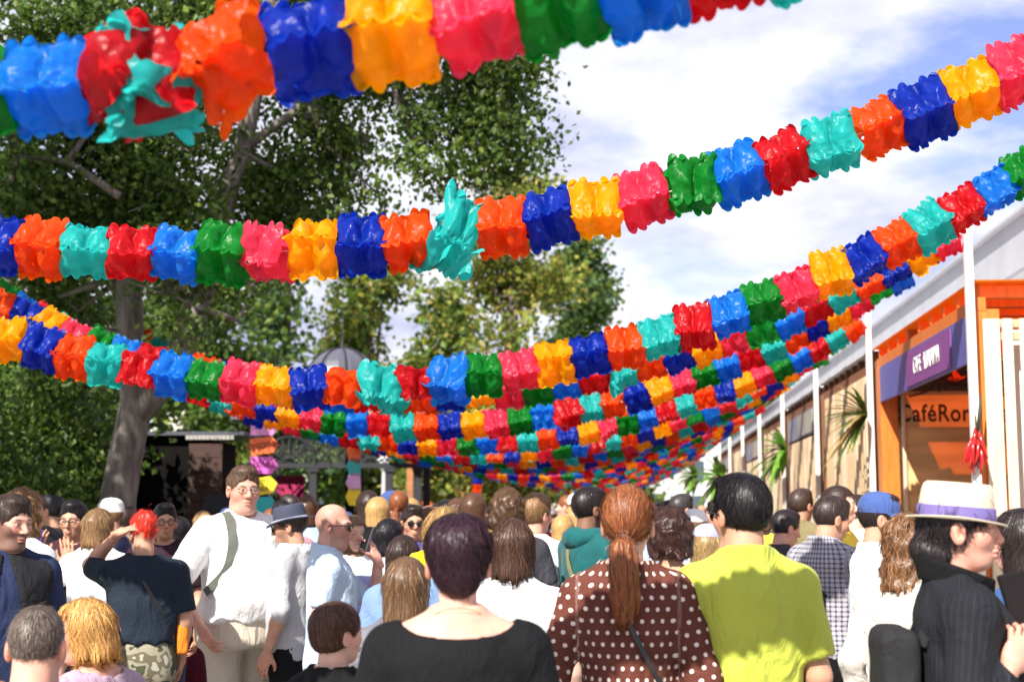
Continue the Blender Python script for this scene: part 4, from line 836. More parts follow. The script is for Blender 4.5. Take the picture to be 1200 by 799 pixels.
        if nk == 'crew': d = smax(d, -ell(P, (0, -.018, 1.52), (.080, .085, .065)), .006)
        elif nk == 'scoop': d = smax(d, -ell(P, (0, .0, 1.515), (.105, .12, .075)), .006)
        elif nk == 'boat': d = smax(d, -ell(P, (0, -.035, 1.512), (.160, .125, .088)), .006)
        elif nk == 'vee': d = smax(d, -np.minimum(ell(P, (0, -.018, 1.52), (.080, .085, .06)), ell(P, (0, .10, 1.45), (.045, .09, .11))), .006)
        elif nk == 'high': d = smax(d, -ell(P, (0, -.02, 1.54), (.075, .08, .05)), .006)
        if T['collar']:
            ph = np.sqrt((P[:, 0]/.076)**2+((P[:, 1]+.028)/.078)**2); zc = P[:, 2]-(1.505-.25*(P[:, 1]+.03)); gap = np.where(P[:, 1] > .03, .012-np.abs(P[:, 0]), -1)
            col_ = np.maximum(np.maximum(np.abs(ph-1-.9*np.abs(zc-.012))*.074-.0085, np.abs(zc)-.026), gap); d = smin(d, col_, .008)
        return d
    lo = np.minimum.reduce([AR['L'][1], AR['L'][2], AR['R'][1], AR['R'][2], A3(-.32*max(w, 1), -.28*max(dp, 1), T['hem'])])-.09; hi = np.maximum.reduce([AR['L'][1], AR['L'][2], AR['R'][1], AR['R'][2], A3(.32*max(w, 1), .26*max(dp, 1)+.1*belly, 1.50)])+.09
    if T['sl'] <= 1: lo = np.array([min(-.36*w**.5-.04, AR['L'][1][0]-.05), min(lo[1], -.28), T['hem']-.03]); hi = np.array([max(.36*w**.5+.04, AR['R'][1][0]+.05), hi[1], max(1.57, AR['L'][1][2]+.08, AR['R'][1][2]+.08)])
    v, f = surfnet(sf, lo, hi, T.get('res', .0125 if q < 1 else .0155) if res is None else tr_); v = relax(v, f, 1, .35)
    uv = np.stack([np.arctan2(v[:, 0], -v[:, 1])*.165, v[:, 2]], 1)
    for nm in ('L', 'R'):
        S_, E_, W_ = AR[nm]; o_ = np.abs(v[:, 0]) > sw*1.02; o_ &= (v[:, 0] > 0) == (nm == 'R'); a_ = unit(E_-S_); b_ = unit(np.cross(a_, A3(0, 1, 0))); c_ = np.cross(a_, b_); uv[o_] = np.stack([np.arctan2((v[o_]-S_)@b_, (v[o_]-S_)@c_)*.055+.3, (v[o_]-S_)@a_], 1)
    cm = T['mat'] or cloth(T['c'][0], T['c'][1]); link(T.get('name', 'shirt'), mesh_np('shirt', v*s, f, cm, uvc=uv*s), root)
    # --- trousers or skirt
    if skirt:
        n_, c_, zl = skirt; m_ = MB(); m_.lathe([(.175*hip*w, 1.02), (.20*hip*w, .9), (.25, .7), (.30, zl), (.27, zl)], 28, sy=.75, fn=lambda x_, y_, z_: (x_*(1+.04*math.sin(9*math.atan2(y_, x_))*(1.02-z_)*1.6), y_*(1+.04*math.sin(9*math.atan2(y_, x_))*(1.02-z_)*1.6), z_)); me = m_.mesh('skirt', cloth(n_, c_), True); xf(me, Matrix.Scale(s, 4)); link('skirt', me, root)
    else:
        def pf(P): return smin(np.maximum(tors(P, .006), P[:, 2]-1.03), legs(P, .012), .05)-folds(P, seed+9, .006)
        pr = .036*q if res is None else tr_*1.1
        v, f = surfnet(lambda P: np.maximum(pf(P), (.09 if not seat else .45)-P[:, 2]), (-.32*max(w, 1), -.26*max(dp, 1), .06), (.32*max(w, 1), .6 if seat else .28*max(dp, 1)+.08*belly, 1.06), pr)
        pm_ = pants[2] if len(pants) > 2 else cloth(pants[0], pants[1]); link('trousers', mesh_np('trousers', v*s, f, pm_), root)
    if shoes:
        for sx in (-1, 1):
            ay = .45 if seat else -.01; az = .42 if seat else 0; v, f = surfnet(lambda P: np.maximum(smin(ell(P, (sx*.11, ay+.07, az+.03), (.048, .13, .055)), ell(P, (sx*.11, ay-.02, az+.07), (.045, .06, .07)), .03), az-P[:, 2]), (sx*.11-.07, ay-.1, az-.02), (sx*.11+.07, ay+.23, az+.16), .024 if q < 2 else .03); link('shoe', mesh_np('shoe', v*s, f, cloth('shoe_dark', (.03, .03, .03))), root)
    root['s'] = s; ctx = dict(root=root, s=s, HC=HC, Rh=Rh, hs=hs, AR=AR, unhq=unhq, sw=sw, w=w, dp=dp, belly=belly, tors=tors, H=H, x=x, y=y, zo=zo)
    for e_ in extras: e_[0](ctx, *e_[1:])
    return ctx
def headM(c): return Matrix.Scale(c['s'], 4) @ Matrix.Translation([float(a) for a in c['HC']]) @ Matrix([[float(a) for a in r_] for r_ in c['Rh']]).to_4x4() @ Matrix.Scale(c['hs'], 4)
def hobj(c, mb, name, mat, parent=None, smooth=True): return link(name, xf(mb.mesh(name, mat, smooth), headM(c)), parent or c['root'])
lens_dark = pm('dark_lens', (.012, .012, .015), .06, 0); frame_m = pm('spectacle_frame', (.02, .018, .016), .3, 0); frame_th = pm('spectacle_metal', (.10, .10, .11), .25, 0, metal=.8)
def glasses(c, dark=True, thin=False):
    fr = MB(); r_ = .0016 if thin else .0026
    for sx in (-1, 1):
        pts = [(sx*.033+.024*math.cos(a), .104-.006*abs(math.cos(a)), -.002+.0185*math.sin(a)*(1 if not dark else 1.05)) for a in np.linspace(0, 2*math.pi, 17)]; fr.tube(pts, r_, 5)
        fr.tube([(sx*.056, .099, .006), (sx*.074, .085, .008), (sx*.084, .0, .004), (sx*.083, -.015, -.008)], r_, 5)
    fr.tube([(-.010, .106, .002), (0, .110, .004), (.010, .106, .002)], r_, 5); g_ = hobj(c, fr, 'glasses', frame_th if thin else frame_m)
    ln = MB()
    for sx in (-1, 1): ln.lathe([(.001, .002), (.0232, .0)], 16, fn=lambda x_, y_, z_, sx=sx: (sx*.033+x_, .1015+z_-.0, -.002+y_*.79))
    if dark: hobj(c, ln, 'lens', lens_dark, g_)
def fedora(c, mat, band, bh=.026, brim=.062, h_=.108, tilt=-.06, z0=.035, text=None, stiff=.012):
    n = 40; rx, ry = .086, .106; M = headM(c) @ Matrix.Translation((0, -.012, z0)) @ Matrix.Rotation(tilt, 4, 'X'); v = []; f = []
    prof = [(1.0+brim/.095, -.002), (1.0+brim/.095*.97, .004), (1.35, .0), (1.08, .0), (1.02, .004), (1.0, .02), (.97, .05), (.93, .08), (.88, h_*.93), (.80, h_), (.55, h_-.004), (.25, h_-.016), (.02, h_-.02)]
    def fn(x_, y_, z_):
        a = math.atan2(y_, x_); rr = math.hypot(x_/rx, y_/ry)
        if rr > 1.06: z_ += stiff*(rr-1.06)/.6*(abs(math.cos(a))*2.2-.9)-.02*(math.sin(a) > 0)*(rr-1.06)*max(math.sin(a), 0)
        elif z_ > .06 and math.sin(a) > .2: x_ *= 1-.22*max(0, (z_-.06)/.05)*math.sin(a)
        return x_, y_, z_
    m_ = MB().lathe([(r_, z_) for r_, z_ in prof], n, sx=rx, sy=ry, fn=fn); me = m_.mesh('hat', mat, True); xf(me, M); h_o = link('hat', me, c['root'])
    b_ = MB().lathe([(1.035, .004), (1.03, .006), (1.005, .004+bh), (.99, .004+bh)], n, sx=rx, sy=ry, fn=lambda x_, y_, z_: (x_*1.015, y_*1.015, z_)); b_.box((.087, -.02, .004+bh*.5), (.008, .03, bh*.9)); me = b_.mesh('hat_band', band, True); xf(me, M); link('hat_band', me, h_o)
def ballcap(c, mat):
    m_ = MB().lathe([(1.0, .0), (1.0, .03), (.93, .062), (.75, .088), (.45, .104), (.02, .110)], 24, (0, -.014, .03), .086, .107); h_o = hobj(c, m_, 'cap', mat)
    v = []; f = []; n = 12
    for i in range(n+1):
        a = math.pi*(.08+.84*i/n); ca, sa = math.cos(a), math.sin(a); v += [(.085*ca, -.014+.107*sa, .036), (.083*ca, .012+.165*sa, .024-.02*abs(ca)), (.085*ca, -.014+.107*sa, .031), (.083*ca, .012+.165*sa, .020-.02*abs(ca))]
    for i in range(n): b = 4*i; f += [(b, b+1, b+5, b+4), (b+2, b+6, b+7, b+3), (b+1, b+3, b+7, b+5)]
    hobj(c, MB().add(v, f), 'visor', mat, h_o)
def backpack(c, mat, size=(.30, .16, .42), z=1.22, strapmat=None, yb=None):
    s = c['s']; root = c['root']; y0 = yb if yb else -.125*c['dp']-.012; hx, hy, hz = size[0]/2, size[1]/2, size[2]/2; ce = A3(0, y0-hy-.005, z)
    def bf(P): q = np.abs(P-ce)-A3(hx-.04, hy-.036, hz-.05); d = np.sqrt((np.maximum(q, 0)**2).sum(1))+np.minimum(q.max(1), 0)-.036; p2 = np.abs(P-ce-A3(0, -hy*.85, -hz*.35))-A3(hx*.6, .006, hz*.3); d2 = np.sqrt((np.maximum(p2, 0)**2).sum(1))-.018; return smin(d, d2, .008)-folds(P, 5, .004, 1.3)
    v, f = surfnet(bf, ce-A3(hx+.03, hy+.1, hz+.03), ce+A3(hx+.03, hy+.03, hz+.03), .012); b_ = link('backpack', mesh_np('backpack', v*s, f, mat), root)
    for sx in (-1, 1): strap(c, [(sx*.085, y0+.0, z+hz-.06), (sx*.095, -.05, 1.505), (sx*.11, .03, 1.485), (sx*.125, .115*c['dp'], 1.36), (sx*.14, .118*c['dp'], 1.22), (sx*.165*c['w'], .02, 1.10), (sx*.12, y0-.0, z-hz+.07)], .026, strapmat or mat, b_)
def strap(c, pts, wd_, mat, parent=None, name='strap', th=.005, snap=True):
    P = np.array(pts, float); t = np.linspace(0, 1, len(P)); u = np.linspace(0, 1, 26); Q = np.stack([np.interp(u, t, P[:, i]) for i in range(3)], 1); ker = np.array((.25, .5, .25))
    for _ in range(3): Q[1:-1] = .25*Q[:-2]+.5*Q[1:-1]+.25*Q[2:]
    v = []; f = []
    for i, p in enumerate(Q):
        tg = unit(Q[min(i+1, 25)]-Q[max(i-1, 0)]); nr = unit(np.array((p[0]*.7, p[1], max(p[2]-1.36, 0)*2.0))); sd = unit(np.cross(tg, nr)); nr = np.cross(sd, tg)
        v += [p-sd*wd_, p+sd*wd_, p+sd*wd_+nr*th, p-sd*wd_+nr*th]
    for i in range(25):
        b = 4*i
        for k in range(4): f.append((b+k, b+(k+1) % 4, b+4+(k+1) % 4, b+4+k))
    me = MB().add(v, f).mesh(name, mat, False); xf(me, Matrix.Scale(c['s'], 4)); return link(name, me, parent or c['root'])
def part_sdf(c, name, fn, lo, hi, h, mat, parent=None):
    v, f = surfnet(fn, lo, hi, h); return link(name, mesh_np(name, v*c['s'], f, mat), parent or c['root'])
def world_of(c, p): return (c['root'].matrix_basis @ Vector([float(a)*c['s'] for a in p]))
# ---------------------------------------------------------------- the people
BLK = ('black', (.006, .006, .007)); NAVY = ('navy', (.02, .028, .06)); WHITE = ('white', (.74, .74, .74)); JEAN = ('denim_blue', (.05, .09, .19)); LJEAN = ('denim_light', (.16, .25, .42)); DARKP = ('charcoal', (.03, .03, .035))
BLOND = (.50, .30, .11); BROWN = (.10, .045, .022); DKBR = (.035, .018, .012); BLACKH = (.010, .008, .009); AUBURN = (.26, .085, .03); LTBR = (.24, .13, .06); GREYBR = (.16, .12, .09)
def hgt(y, D): return EYE+(600-y)*D/FPX
# woman with dark plum crop, seen from behind in the middle
def chain(c):
    n = c; pts = [(.078*math.cos(a), -.030+.074*math.sin(a), 1.478-.045*math.sin(a)-.0) for a in np.linspace(0, 2*math.pi, 40)]; me = MB().tube(pts, .0011, 4).mesh('necklace', pm('gold', (.7, .45, .15), .25, 0, metal=1)); xf(me, Matrix.Scale(c['s'], 4)); link('necklace', me, c['root'])
person('woman with short dark plum hair in a black boat-neck top, back turned, nearest the camera', 537, 3.62, hgt(610, 3.62), -3, ('pixie', (.030, .010, .018)), 'rosy', w=1.10, dp=1.08, hip=1.1, fem=1, bust=1, q=.72, strand=9000,
       top=dict(c=BLK, sl=1.2, neck='boat', hem=.85, loose=.6, fold=.004, sw=1.0, res=.010), pants=DARKP, arms=dict(L=((.27, -.02, 1.14), (.24, .10, .92)), R=((.27, -.02, 1.14), (.24, .10, .92))), extras=[(chain,)])
# man in the lime polo
person('man in a bright lime polo shirt with black hair, back turned', 873, 4.65, hgt(562, 4.65), 2, ('short', BLACKH), 'tan', w=.90, dp=1.02, belly=.3, q=.75, strand=7000, vol=1.6, head=(-24, 0, 0), beard=.15, heavy=.2,
       top=dict(mat=pm('lime_pique', (.44, .49, .05), .8, .06, 5, .2, 420, sheen=.1, wrinkle=.6), sl=.80, neck='high', collar=True, hem=.82, loose=.8, fold=.0075, ff=.7, sw=1.12), pants=('sand', (.4, .34, .24)), arms=dict(L=((.29, -.05, 1.13), (.20, .16, 1.02)), R=((.22, -.03, 1.13), (.22, .10, .90))), extras=[(glasses, True)])
# woman in the polka dot blouse
def bagstrap(c): strap(c, [(-.06, .06, 1.50), (-.075, -.05, 1.49), (-.02, -.135, 1.38), (.06, -.14, 1.22), (.15, -.10, 1.05), (.19, -.02, .98)], .008, BAG)
BAG = pm('bag_leather', (.018, .016, .018), .4, .1)
polka = cloth_print('brown_polka', (.115, .035, .024), 'dots', (.72, .62, .55), .036, .19)
def tie(c): hobj(c, MB().tube([(.020*math.cos(a), -.124+.010*math.cos(a)*0, -.046+.020*math.sin(a)) for a in np.linspace(0, 6.28, 14)], .007, 6), 'hair_tie', BAG)
person('woman with auburn ponytail in a brown polka dot blouse, back turned', 735, 4.62, hgt(574, 4.62), 6, ('pony', AUBURN), 'pale', w=.92, fem=1, hip=1.05, bust=1, q=.75, strand=9000, head=(6, 2, 0),
       top=dict(mat=polka, sl=1.75, neck='crew', hem=.80, loose=.15, fold=.006, sw=1.1, name='blouse'), pants=JEAN, arms=dict(L=((.25, -.05, 1.15), (.22, .12, .92)), R=((.24, -.05, 1.15), (.20, .12, 1.0))), extras=[(bagstrap,), (tie,)])
person('woman with dark curly hair in a navy top with large white dots', 786, 5.9, hgt(598, 5.9), 12, ('curly', (.055, .020, .014)), 'tan', fem=1, w=1.02, strand=2600, top=dict(mat=cloth_print('navy_dots', (.02, .03, .13), 'dots', (.75, .75, .75), .055, .3), sl=.6, neck='scoop'), pants=NAVY)
person('woman with brown bob in a white T-shirt standing in front of the backpackers', 600, 5.5, hgt(610, 5.5), 4, ('bob', (.085, .042, .026)), 'pale', fem=1, w=1.05, hip=1.1, strand=6000, vol=1.0, top=dict(c=WHITE, sl=.75, neck='crew', loose=.8, fold=.008), pants=JEAN, head=(8, 0, 0))
def tee_print(c):
    s = c['s']; M = Matrix.Translation((.0, -.142*s, 1.335*s)) @ Matrix.Rotation(math.pi/2, 4, 'X'); text_obj('shirt_print', 'ВЗРЫВ', .075*s, pm('print_yellow', (.75, .72, .05), .7, .1), c['root'], M, .004, .003, (.75, 1.0))
person('boy with brown hair in a black T-shirt with yellow print', 396, 4.45, hgt(706, 4.45), 22, ('boy', (.085, .036, .020)), 'pale', w=.80, dp=.86, hs=1.0, q=.8, strand=6000, head=(28, 3, 0), top=dict(c=BLK, sl=.7, neck='crew', loose=.6, fold=.006), pants=DARKP, extras=[(tee_print,)], nose=.6, browc=(.1, .05, .03))
# the pair sitting low at the front
person('balding man with cropped hair in a navy T-shirt, seated at the front', 48, 4.1, 1.835, -4, ('buzz', (.15, .115, .092)), 'rosy', w=1.08, strand=7000, hs=.93, seat=True, q=.8, heavy=.3, head=(3, -4, 0), top=dict(c=('navy_tee', (.045, .055, .115)), sl=.7, neck='crew', fold=.006), pants=DARKP)
person('woman with blonde bob in a mauve top, seated beside the balding man', 112, 5.1, 1.79, -62, ('straightbob', (.58, .32, .10)), 'rosy', fem=1, seat=True, q=.8, strand=7000, hs=.90, head=(-42, -10, 4), top=dict(c=('mauve', (.40, .28, .36)), sl=.9, neck='scoop', fold=.006), pants=JEAN)
bn = thing('bench', 'wooden slatted bench under the seated pair', 'bench', G(62, 4.35), PSI)
for i in range(4): boxo('slat', (1.7, .10, .03), (0, -.2+i*.125, .44), pine, bn)
for sx in (-1, 1): boxo('leg', (.06, .45, .42), (sx*.7, -.01, .21), brown_wood, bn)
b2 = thing('wooden_bench', 'wooden bench backrest at the photo edge beside the dark vest', 'bench', G(-18, 5.6), PSI)
for i in range(3): boxo('backrest_board', (.55, .03, .13), (-.17, 0, .62+i*.16), brown_wood, b2)
for i in range(3): boxo('seat_board', (.55, .12, .03), (-.17, -.1-i*.13, .45), brown_wood, b2)
for sx in (-.4, .06): boxo('leg', (.05, .05, 1.0), (sx, .035, .5), brown_wood, b2)
# park side, standing
def vest(c):
    f_ = lambda P: np.maximum(np.maximum(smin(c['tors'](P, .032), ell(np.stack([np.abs(P[:, 0]), P[:, 1], P[:, 2]], 1), (c['sw']*.86, -.014, 1.395), (.075, .085, .085)), .04), np.where(P[:, 1] > 0, .055-np.abs(P[:, 0])+.25*np.clip(1.3-P[:, 2], -.2, .0), -1)), np.maximum(.82-P[:, 2], -ell(P, (0, -.01, 1.53), (.085, .09, .07))))
    part_sdf(c, 'vest', f_, (-.32, -.26, .78), (.32, .28, 1.56), .012, cloth('vest_black', (.014, .014, .016)))
person('bearded man in a black vest over a navy shirt at the photo edge', 6, 6.4, hgt(582, 6.4), 150, ('short', (.05, .03, .022)), 'rosy', w=1.08, q=.8, strand=1800, beard=.75, head=(-30, -6, 0), heavy=.3, top=dict(c=('shirt_navy', (.02, .03, .075)), sl=.8, neck='high', collar=True), pants=BLK, extras=[(vest,)])
person('woman with curly fair hair in a white T-shirt behind the black vest', 30, 7.5, hgt(576, 7.5), 35, ('curlylong', (.28, .15, .06)), 'tan', fem=1, strand=2600, vol=1.2, top=dict(c=WHITE, sl=.62, loose=.6), pants=('sand', (.4, .34, .24)), arms=dict(R=((.26, -.06, 1.15), (.22, .08, .95))))
pc = person('man in glasses and a maroon shirt holding up a phone', 88, 9.0, hgt(588, 9.0), 178, ('short', BLACKH), 'tan', strand=900, top=dict(c=('maroon', (.05, .016, .024)), sl=.7, neck='crew'), head=(8, -4, 0), arms=dict(R=((.27, .17, 1.20), (.125, .36, 1.40)), L=((.24, .12, 1.17), (.06, .33, 1.36))), hands=dict(R=dict(d=(-.1, .05, 1), n=(-.3, -1, 0), curl=.35), L=dict(d=(.1, .1, 1), n=(.3, -1, 0), curl=.4)), extras=[(glasses, False)])
def held_box(name, label, cat, c, p, size, mat, rot, scr=None):
    w_ = world_of(c, p); t = thing(name, label, cat, w_); t.rotation_euler = (Matrix.Rotation(c['root'].rotation_euler.z, 3, 'Z') @ Matrix.Rotation(rot[2], 3, 'Z') @ Matrix.Rotation(rot[0], 3, 'X') @ Matrix.Rotation(rot[1], 3, 'Y')).to_euler()
    boxo('case', size, (0, 0, 0), mat, t, bev=.004)
    if scr: boxo('screen', (size[0]*.9, .002, size[2]*.9), (0, -size[1]/2-.0015, 0), scr, t, bev=0); boxo('camera_lens', (.02, .004, .035), (-size[0]*.28, size[1]/2+.002, size[2]*.36), lens_dark, t)
    return t
PURPLE = pm('purple_case', (.06, .04, .25), .35, .05); GLASSY = pm('screen_glass', (.01, .01, .012), .08, 0)
held_box('phone', 'purple phone held up by the man in the maroon shirt', 'phone', pc, (.125, .41, 1.50), (.078, .011, .155), PURPLE, (0, 0, 0), GLASSY)
person('woman with shoulder length fair hair in a white top, hand on hip', 116, 8.6, hgt(597, 8.6), 8, ('bob', (.30, .17, .075)), 'tan', fem=1, strand=2600, top=dict(c=('offwhite', (.70, .70, .66)), sl=.85, loose=.5), pants=BLK, arms=dict(L=((.36, -.10, 1.16), (.19, .0, 1.02)), R=((.25, 0, 1.13), (.22, .1, .92))), head=(15, 0, 0))
camo = pm('camouflage', (.3, .3, .3), .85, 0)
def make_camo():
    t = camo.node_tree; n = t.nodes.new; l = t.links.new; b = t.nodes['Principled BSDF']; tcn = n('ShaderNodeTexCoord'); ns = n('ShaderNodeTexNoise'); ns.inputs['Scale'].default_value = 9; ns.inputs['Detail'].default_value = 2; l(tcn.outputs['Object'], ns.inputs[0])
    rp = n('ShaderNodeValToRGB'); rp.color_ramp.interpolation = 'CONSTANT'; e = rp.color_ramp.elements; e[0].color = (.06, .07, .035, 1); e[1].position = .45; e[1].color = (.30, .27, .19, 1); q_ = e.new(.53); q_.color = (.13, .12, .07, 1); q_ = e.new(.6); q_.color = (.42, .39, .31, 1); l(ns.outputs[0], rp.inputs[0]); l(rp.outputs[0], b.inputs['Base Color'])
make_camo()
def crossbag(c):
    strap(c, [(-.07, .05, 1.50), (-.08, -.06, 1.49), (.0, -.145, 1.36), (.10, -.14, 1.2), (.19, -.06, 1.02), (.2, .0, .98)], .010, BAG)
    part_sdf(c, 'pouch', lambda P: np.sqrt((np.maximum(np.abs(P-A3(.235, .02, 1.02))-A3(.02, .06, .075), 0)**2).sum(1))-.015, (.18, -.09, .9), (.3, .13, 1.14), .012, cloth('pouch_orange', (.75, .22, .02)))
person('man with bright red dyed hair, teal T-shirt and camouflage trousers, hand on his head', 170, 8.0, hgt(603, 8.0), -16, ('punk', (.70, .035, .015)), 'tan', w=1.10, belly=.3, strand=2600, head=(-18, -6, 4), top=dict(c=('dark_teal', (.014, .022, .034)), sl=.80, hem=1.0, loose=.8, fold=.007, sw=1.1), pants=('camo', None, camo),
       arms=dict(L=((.31, .18, 1.45), (.15, .0, 1.64)), R=((.25, -.02, 1.12), (.24, .07, .9))), hands=dict(L=dict(d=(.75, -.25, .35), n=(.3, .3, -1), curl=.45, spread=1.6)), extras=[(crossbag,)])
person('smiling man in glasses half hidden behind the red haired man', 192, 9.6, hgt(592, 9.6), 172, ('short', BLACKH), 'tan', strand=600, top=dict(c=('dark_plum', (.03, .012, .022)), sl=.8), head=(-12, 0, 0), extras=[(glasses, False)])
person('woman with dark hair and burgundy skirt between the red haired man and the large man', 211, 10.2, hgt(606, 10.2), 30, ('bob', (.02, .014, .016)), 'tan', fem=1, top=dict(c=('olive', (.06, .055, .035)), sl=.8), skirt=('burgundy', (.09, .008, .022), .25), strand=600)
def onestrap(c): strap(c, [(.08, -.16, 1.30), (.10, -.06, 1.515), (.13, .05, 1.50), (.155, .15, 1.36), (.19, .16, 1.2), (.26, .05, 1.08)], .022, cloth('strap_olive', (.10, .11, .09)))
person('tall heavy man in a white T-shirt and cream trousers with thin glasses', 286, 8.7, hgt(550, 8.7), 138, ('short', (.13, .075, .045)), 'rosy', w=1.24, dp=1.32, belly=1.2, hip=1.22, heavy=.6, hs=1.04, q=.85, strand=1500, head=(14, -2, 0), top=dict(c=('bright_white', (.80, .79, .78)), sl=.85, hem=.92, neck='crew', loose=1, fold=.008, sw=1.2), pants=('cream', (.62, .55, .44)),
       arms=dict(R=((.40, -.04, 1.12), (.31, .10, .90)), L=((.42, .04, 1.14), (.44, .14, .90))), hands=dict(L=dict(curl=.6)), extras=[(glasses, False, True), (onestrap,)])
HATN = pm('felt_navy', (.035, .042, .075), .8, .08, 20); BANDG = pm('band_grey', (.3, .32, .38), .7, .05)
def scarf(c):
    part_sdf(c, 'scarf', lambda P: smin(np.abs(np.sqrt((P[:, 0]/.095)**2+((P[:, 1]+.02)/.095)**2)-1)*.09-.018+np.abs(P[:, 2]-1.485)*.35, cap(P, (.05, .09, 1.47), (.06, .135, 1.22), .03, .035), .02)-folds(P, 4, .006, 1.6), (-.16, -.15, 1.15), (.16, .2, 1.58), .010, cloth_print('scarf_blue', (.14, .26, .52), 'plaid', (.62, .66, .72), .03, .4))
person('man in a dark blue hat, sunglasses and grey shirt with blue scarf', 343, 8.5, hgt(594, 8.5), -78, ('short', (.06, .04, .03)), 'tan', strand=800, beard=.4, top=dict(c=('light_grey', (.42, .42, .43)), sl=1.3, collar=False, loose=.9, fold=.009, hem=.84), pants=BLK, head=(-8, -8, 0), extras=[(glasses, True), (fedora, HATN, BANDG, .014, .045, .098), (scarf,)])
ph = person('shaven headed man in a light blue polo talking on a phone', 390, 7.6, hgt(591, 7.6), 84, ('bald', (.13, .085, .055)), 'rosy', w=1.0, q=.8, scalp=.42, beard=.30, heavy=.1, head=(14, -4, 0), top=dict(c=('sky_polo', (.46, .58, .72)), sl=.75, neck='vee', collar=True, loose=.6, fold=.006, hem=.86), pants=LJEAN,
            arms=dict(L=((.17, .24, 1.17), (.10, .25, 1.44)), R=((.22, -.07, 1.13), (.24, .05, .90))), hands=dict(L=dict(d=(-.05, -.35, .9), n=(-.4, -.9, -.3), curl=.55), R=dict(curl=.6)), extras=[(glasses, True)])
held_box('phone', 'black phone at the cheek of the shaven headed man', 'phone', ph, (-.085, .185, 1.56), (.07, .010, .14), frame_m, (-.35, 0, .6), GLASSY)
w_ = world_of(ph, (.245, .085, .80)); bt_ = thing('water_bottle', 'small clear water bottle in the hand of the man in light blue polo', 'bottle', w_)
MB().lathe([(.0, -.11), (.03, -.11), (.031, .03), (.02, .06), (.013, .075), (.013, .085)], 16).obj('bottle_body', pm('bottle_plastic', (.55, .72, .8), .1, 0, trans=.5), bt_, True); MB().lathe([(.0315, -.05), (.0315, .01)], 16).obj('label_band', pm('label_blue', (.05, .25, .5), .5, 0), bt_, True); MB().lathe([(.015, .082), (.015, .1), (0, .1)], 12).obj('cap', pm('cap_white', (.8, .8, .8), .4, 0), bt_)
person('woman with brown hair in white behind the phone caller', 415, 9.2, hgt(606, 9.2), 150, ('long', (.28, .15, .07)), 'pale', fem=1, strand=1000, top=dict(c=WHITE, sl=.8, loose=.6), pants=LJEAN)
person('dark haired youth in a pale blue T-shirt with a navy backpack', 458, 8.6, hgt(609, 8.6), 42, ('straightbob', (.012, .010, .014)), 'pale', strand=1600, w=.95, top=dict(c=('pale_blue', (.50, .60, .68)), sl=.8, loose=.8), pants=JEAN, extras=[(backpack, cloth('pack_navy', (.035, .04, .10)), (.30, .15, .42), 1.2)])
person('dark haired man in sunglasses and blue shirt facing the camera', 484, 9.8, hgt(594, 9.8), 165, ('short', (.03, .018, .014)), 'tan', strand=800, top=dict(c=('royal', (.06, .07, .30)), sl=1.2, collar=True, neck='vee'), extras=[(glasses, True)])
def hood(c): part_sdf(c, 'hood', lambda P: smin(ell(P, (-.05, -.07, 1.50), (.13, .07, .075)), ell(P, (-.11, .0, 1.49), (.06, .10, .07)), .03)-folds(P, 8, .01, 1.6), (-.24, -.2, 1.36), (.16, .16, 1.64), .012, cloth('hood_yellow', (.85, .60, .01)))
person('woman with long fair hair and a yellow hood around her neck', 520, 6.2, hgt(597, 6.2), -14, ('long', (.42, .25, .09)), 'pale', fem=1, strand=3600, w=1.0, top=dict(c=('denim_shirt', (.16, .26, .44)), sl=1.6, loose=.8, fold=.009), pants=JEAN, extras=[(hood,)])
person('person in a pale denim jacket half hidden behind the plum haired woman', 474, 6.9, hgt(628, 6.9), 20, ('straightbob', (.05, .025, .018)), 'pale', fem=1, strand=1000, top=dict(c=LJEAN, sl=1.6, loose=.9, fold=.01), pants=DARKP)
fur = cloth('grey_mottled', (.12, .12, .14), .6)
person('short woman in a mottled grey jacket just behind the plum haired woman', 478, 5.0, hgt(655, 5.0), 10, ('long', (.20, .11, .055)), 'pale', fem=1, strand=2400, w=1.05, top=dict(mat=fur, sl=1.6, loose=.9, fold=.012), pants=DARKP)
# middle of the alley
person('tall man with thick wavy brown hair, back turned, in front of the far crowd', 594, 8.2, hgt(575, 8.2), -10, ('curly', (.13, .065, .03)), 'tan', strand=1400, top=dict(c=('grey_tee', (.05, .05, .06)), sl=.7))
person('fair haired man in white with a checked grey backpack', 629, 8.8, hgt(582, 8.8), 42, ('short', (.34, .18, .075)), 'rosy', strand=1600, vol=2.2, top=dict(c=WHITE, sl=.75), extras=[(backpack, cloth_print('pack_check', (.45, .46, .5), 'plaid', (.12, .12, .15), .05, .14), (.30, .15, .46), 1.18, cloth('pack_strap', (.06, .06, .08)))], pants=DARKP)
def hoodie(c):
    part_sdf(c, 'hood', lambda P: smin(ell(P, (0, -.10, 1.47), (.11, .065, .07)), smin(ell(P, (-.10, -.02, 1.485), (.045, .09, .05)), ell(P, (.10, -.02, 1.485), (.045, .09, .05)), .03), .04)-folds(P, 8, .008, 1.4), (-.2, -.22, 1.36), (.2, .14, 1.6), .012, cloth('teal', (.008, .10, .105)))
    strap(c, [(-.07, .05, 1.52), (-.09, -.08, 1.50), (.0, -.16, 1.36), (.10, -.16, 1.2), (.21, -.06, 1.02), (.2, .06, .98)], .014, cloth('strap_khaki', (.2, .18, .08)))
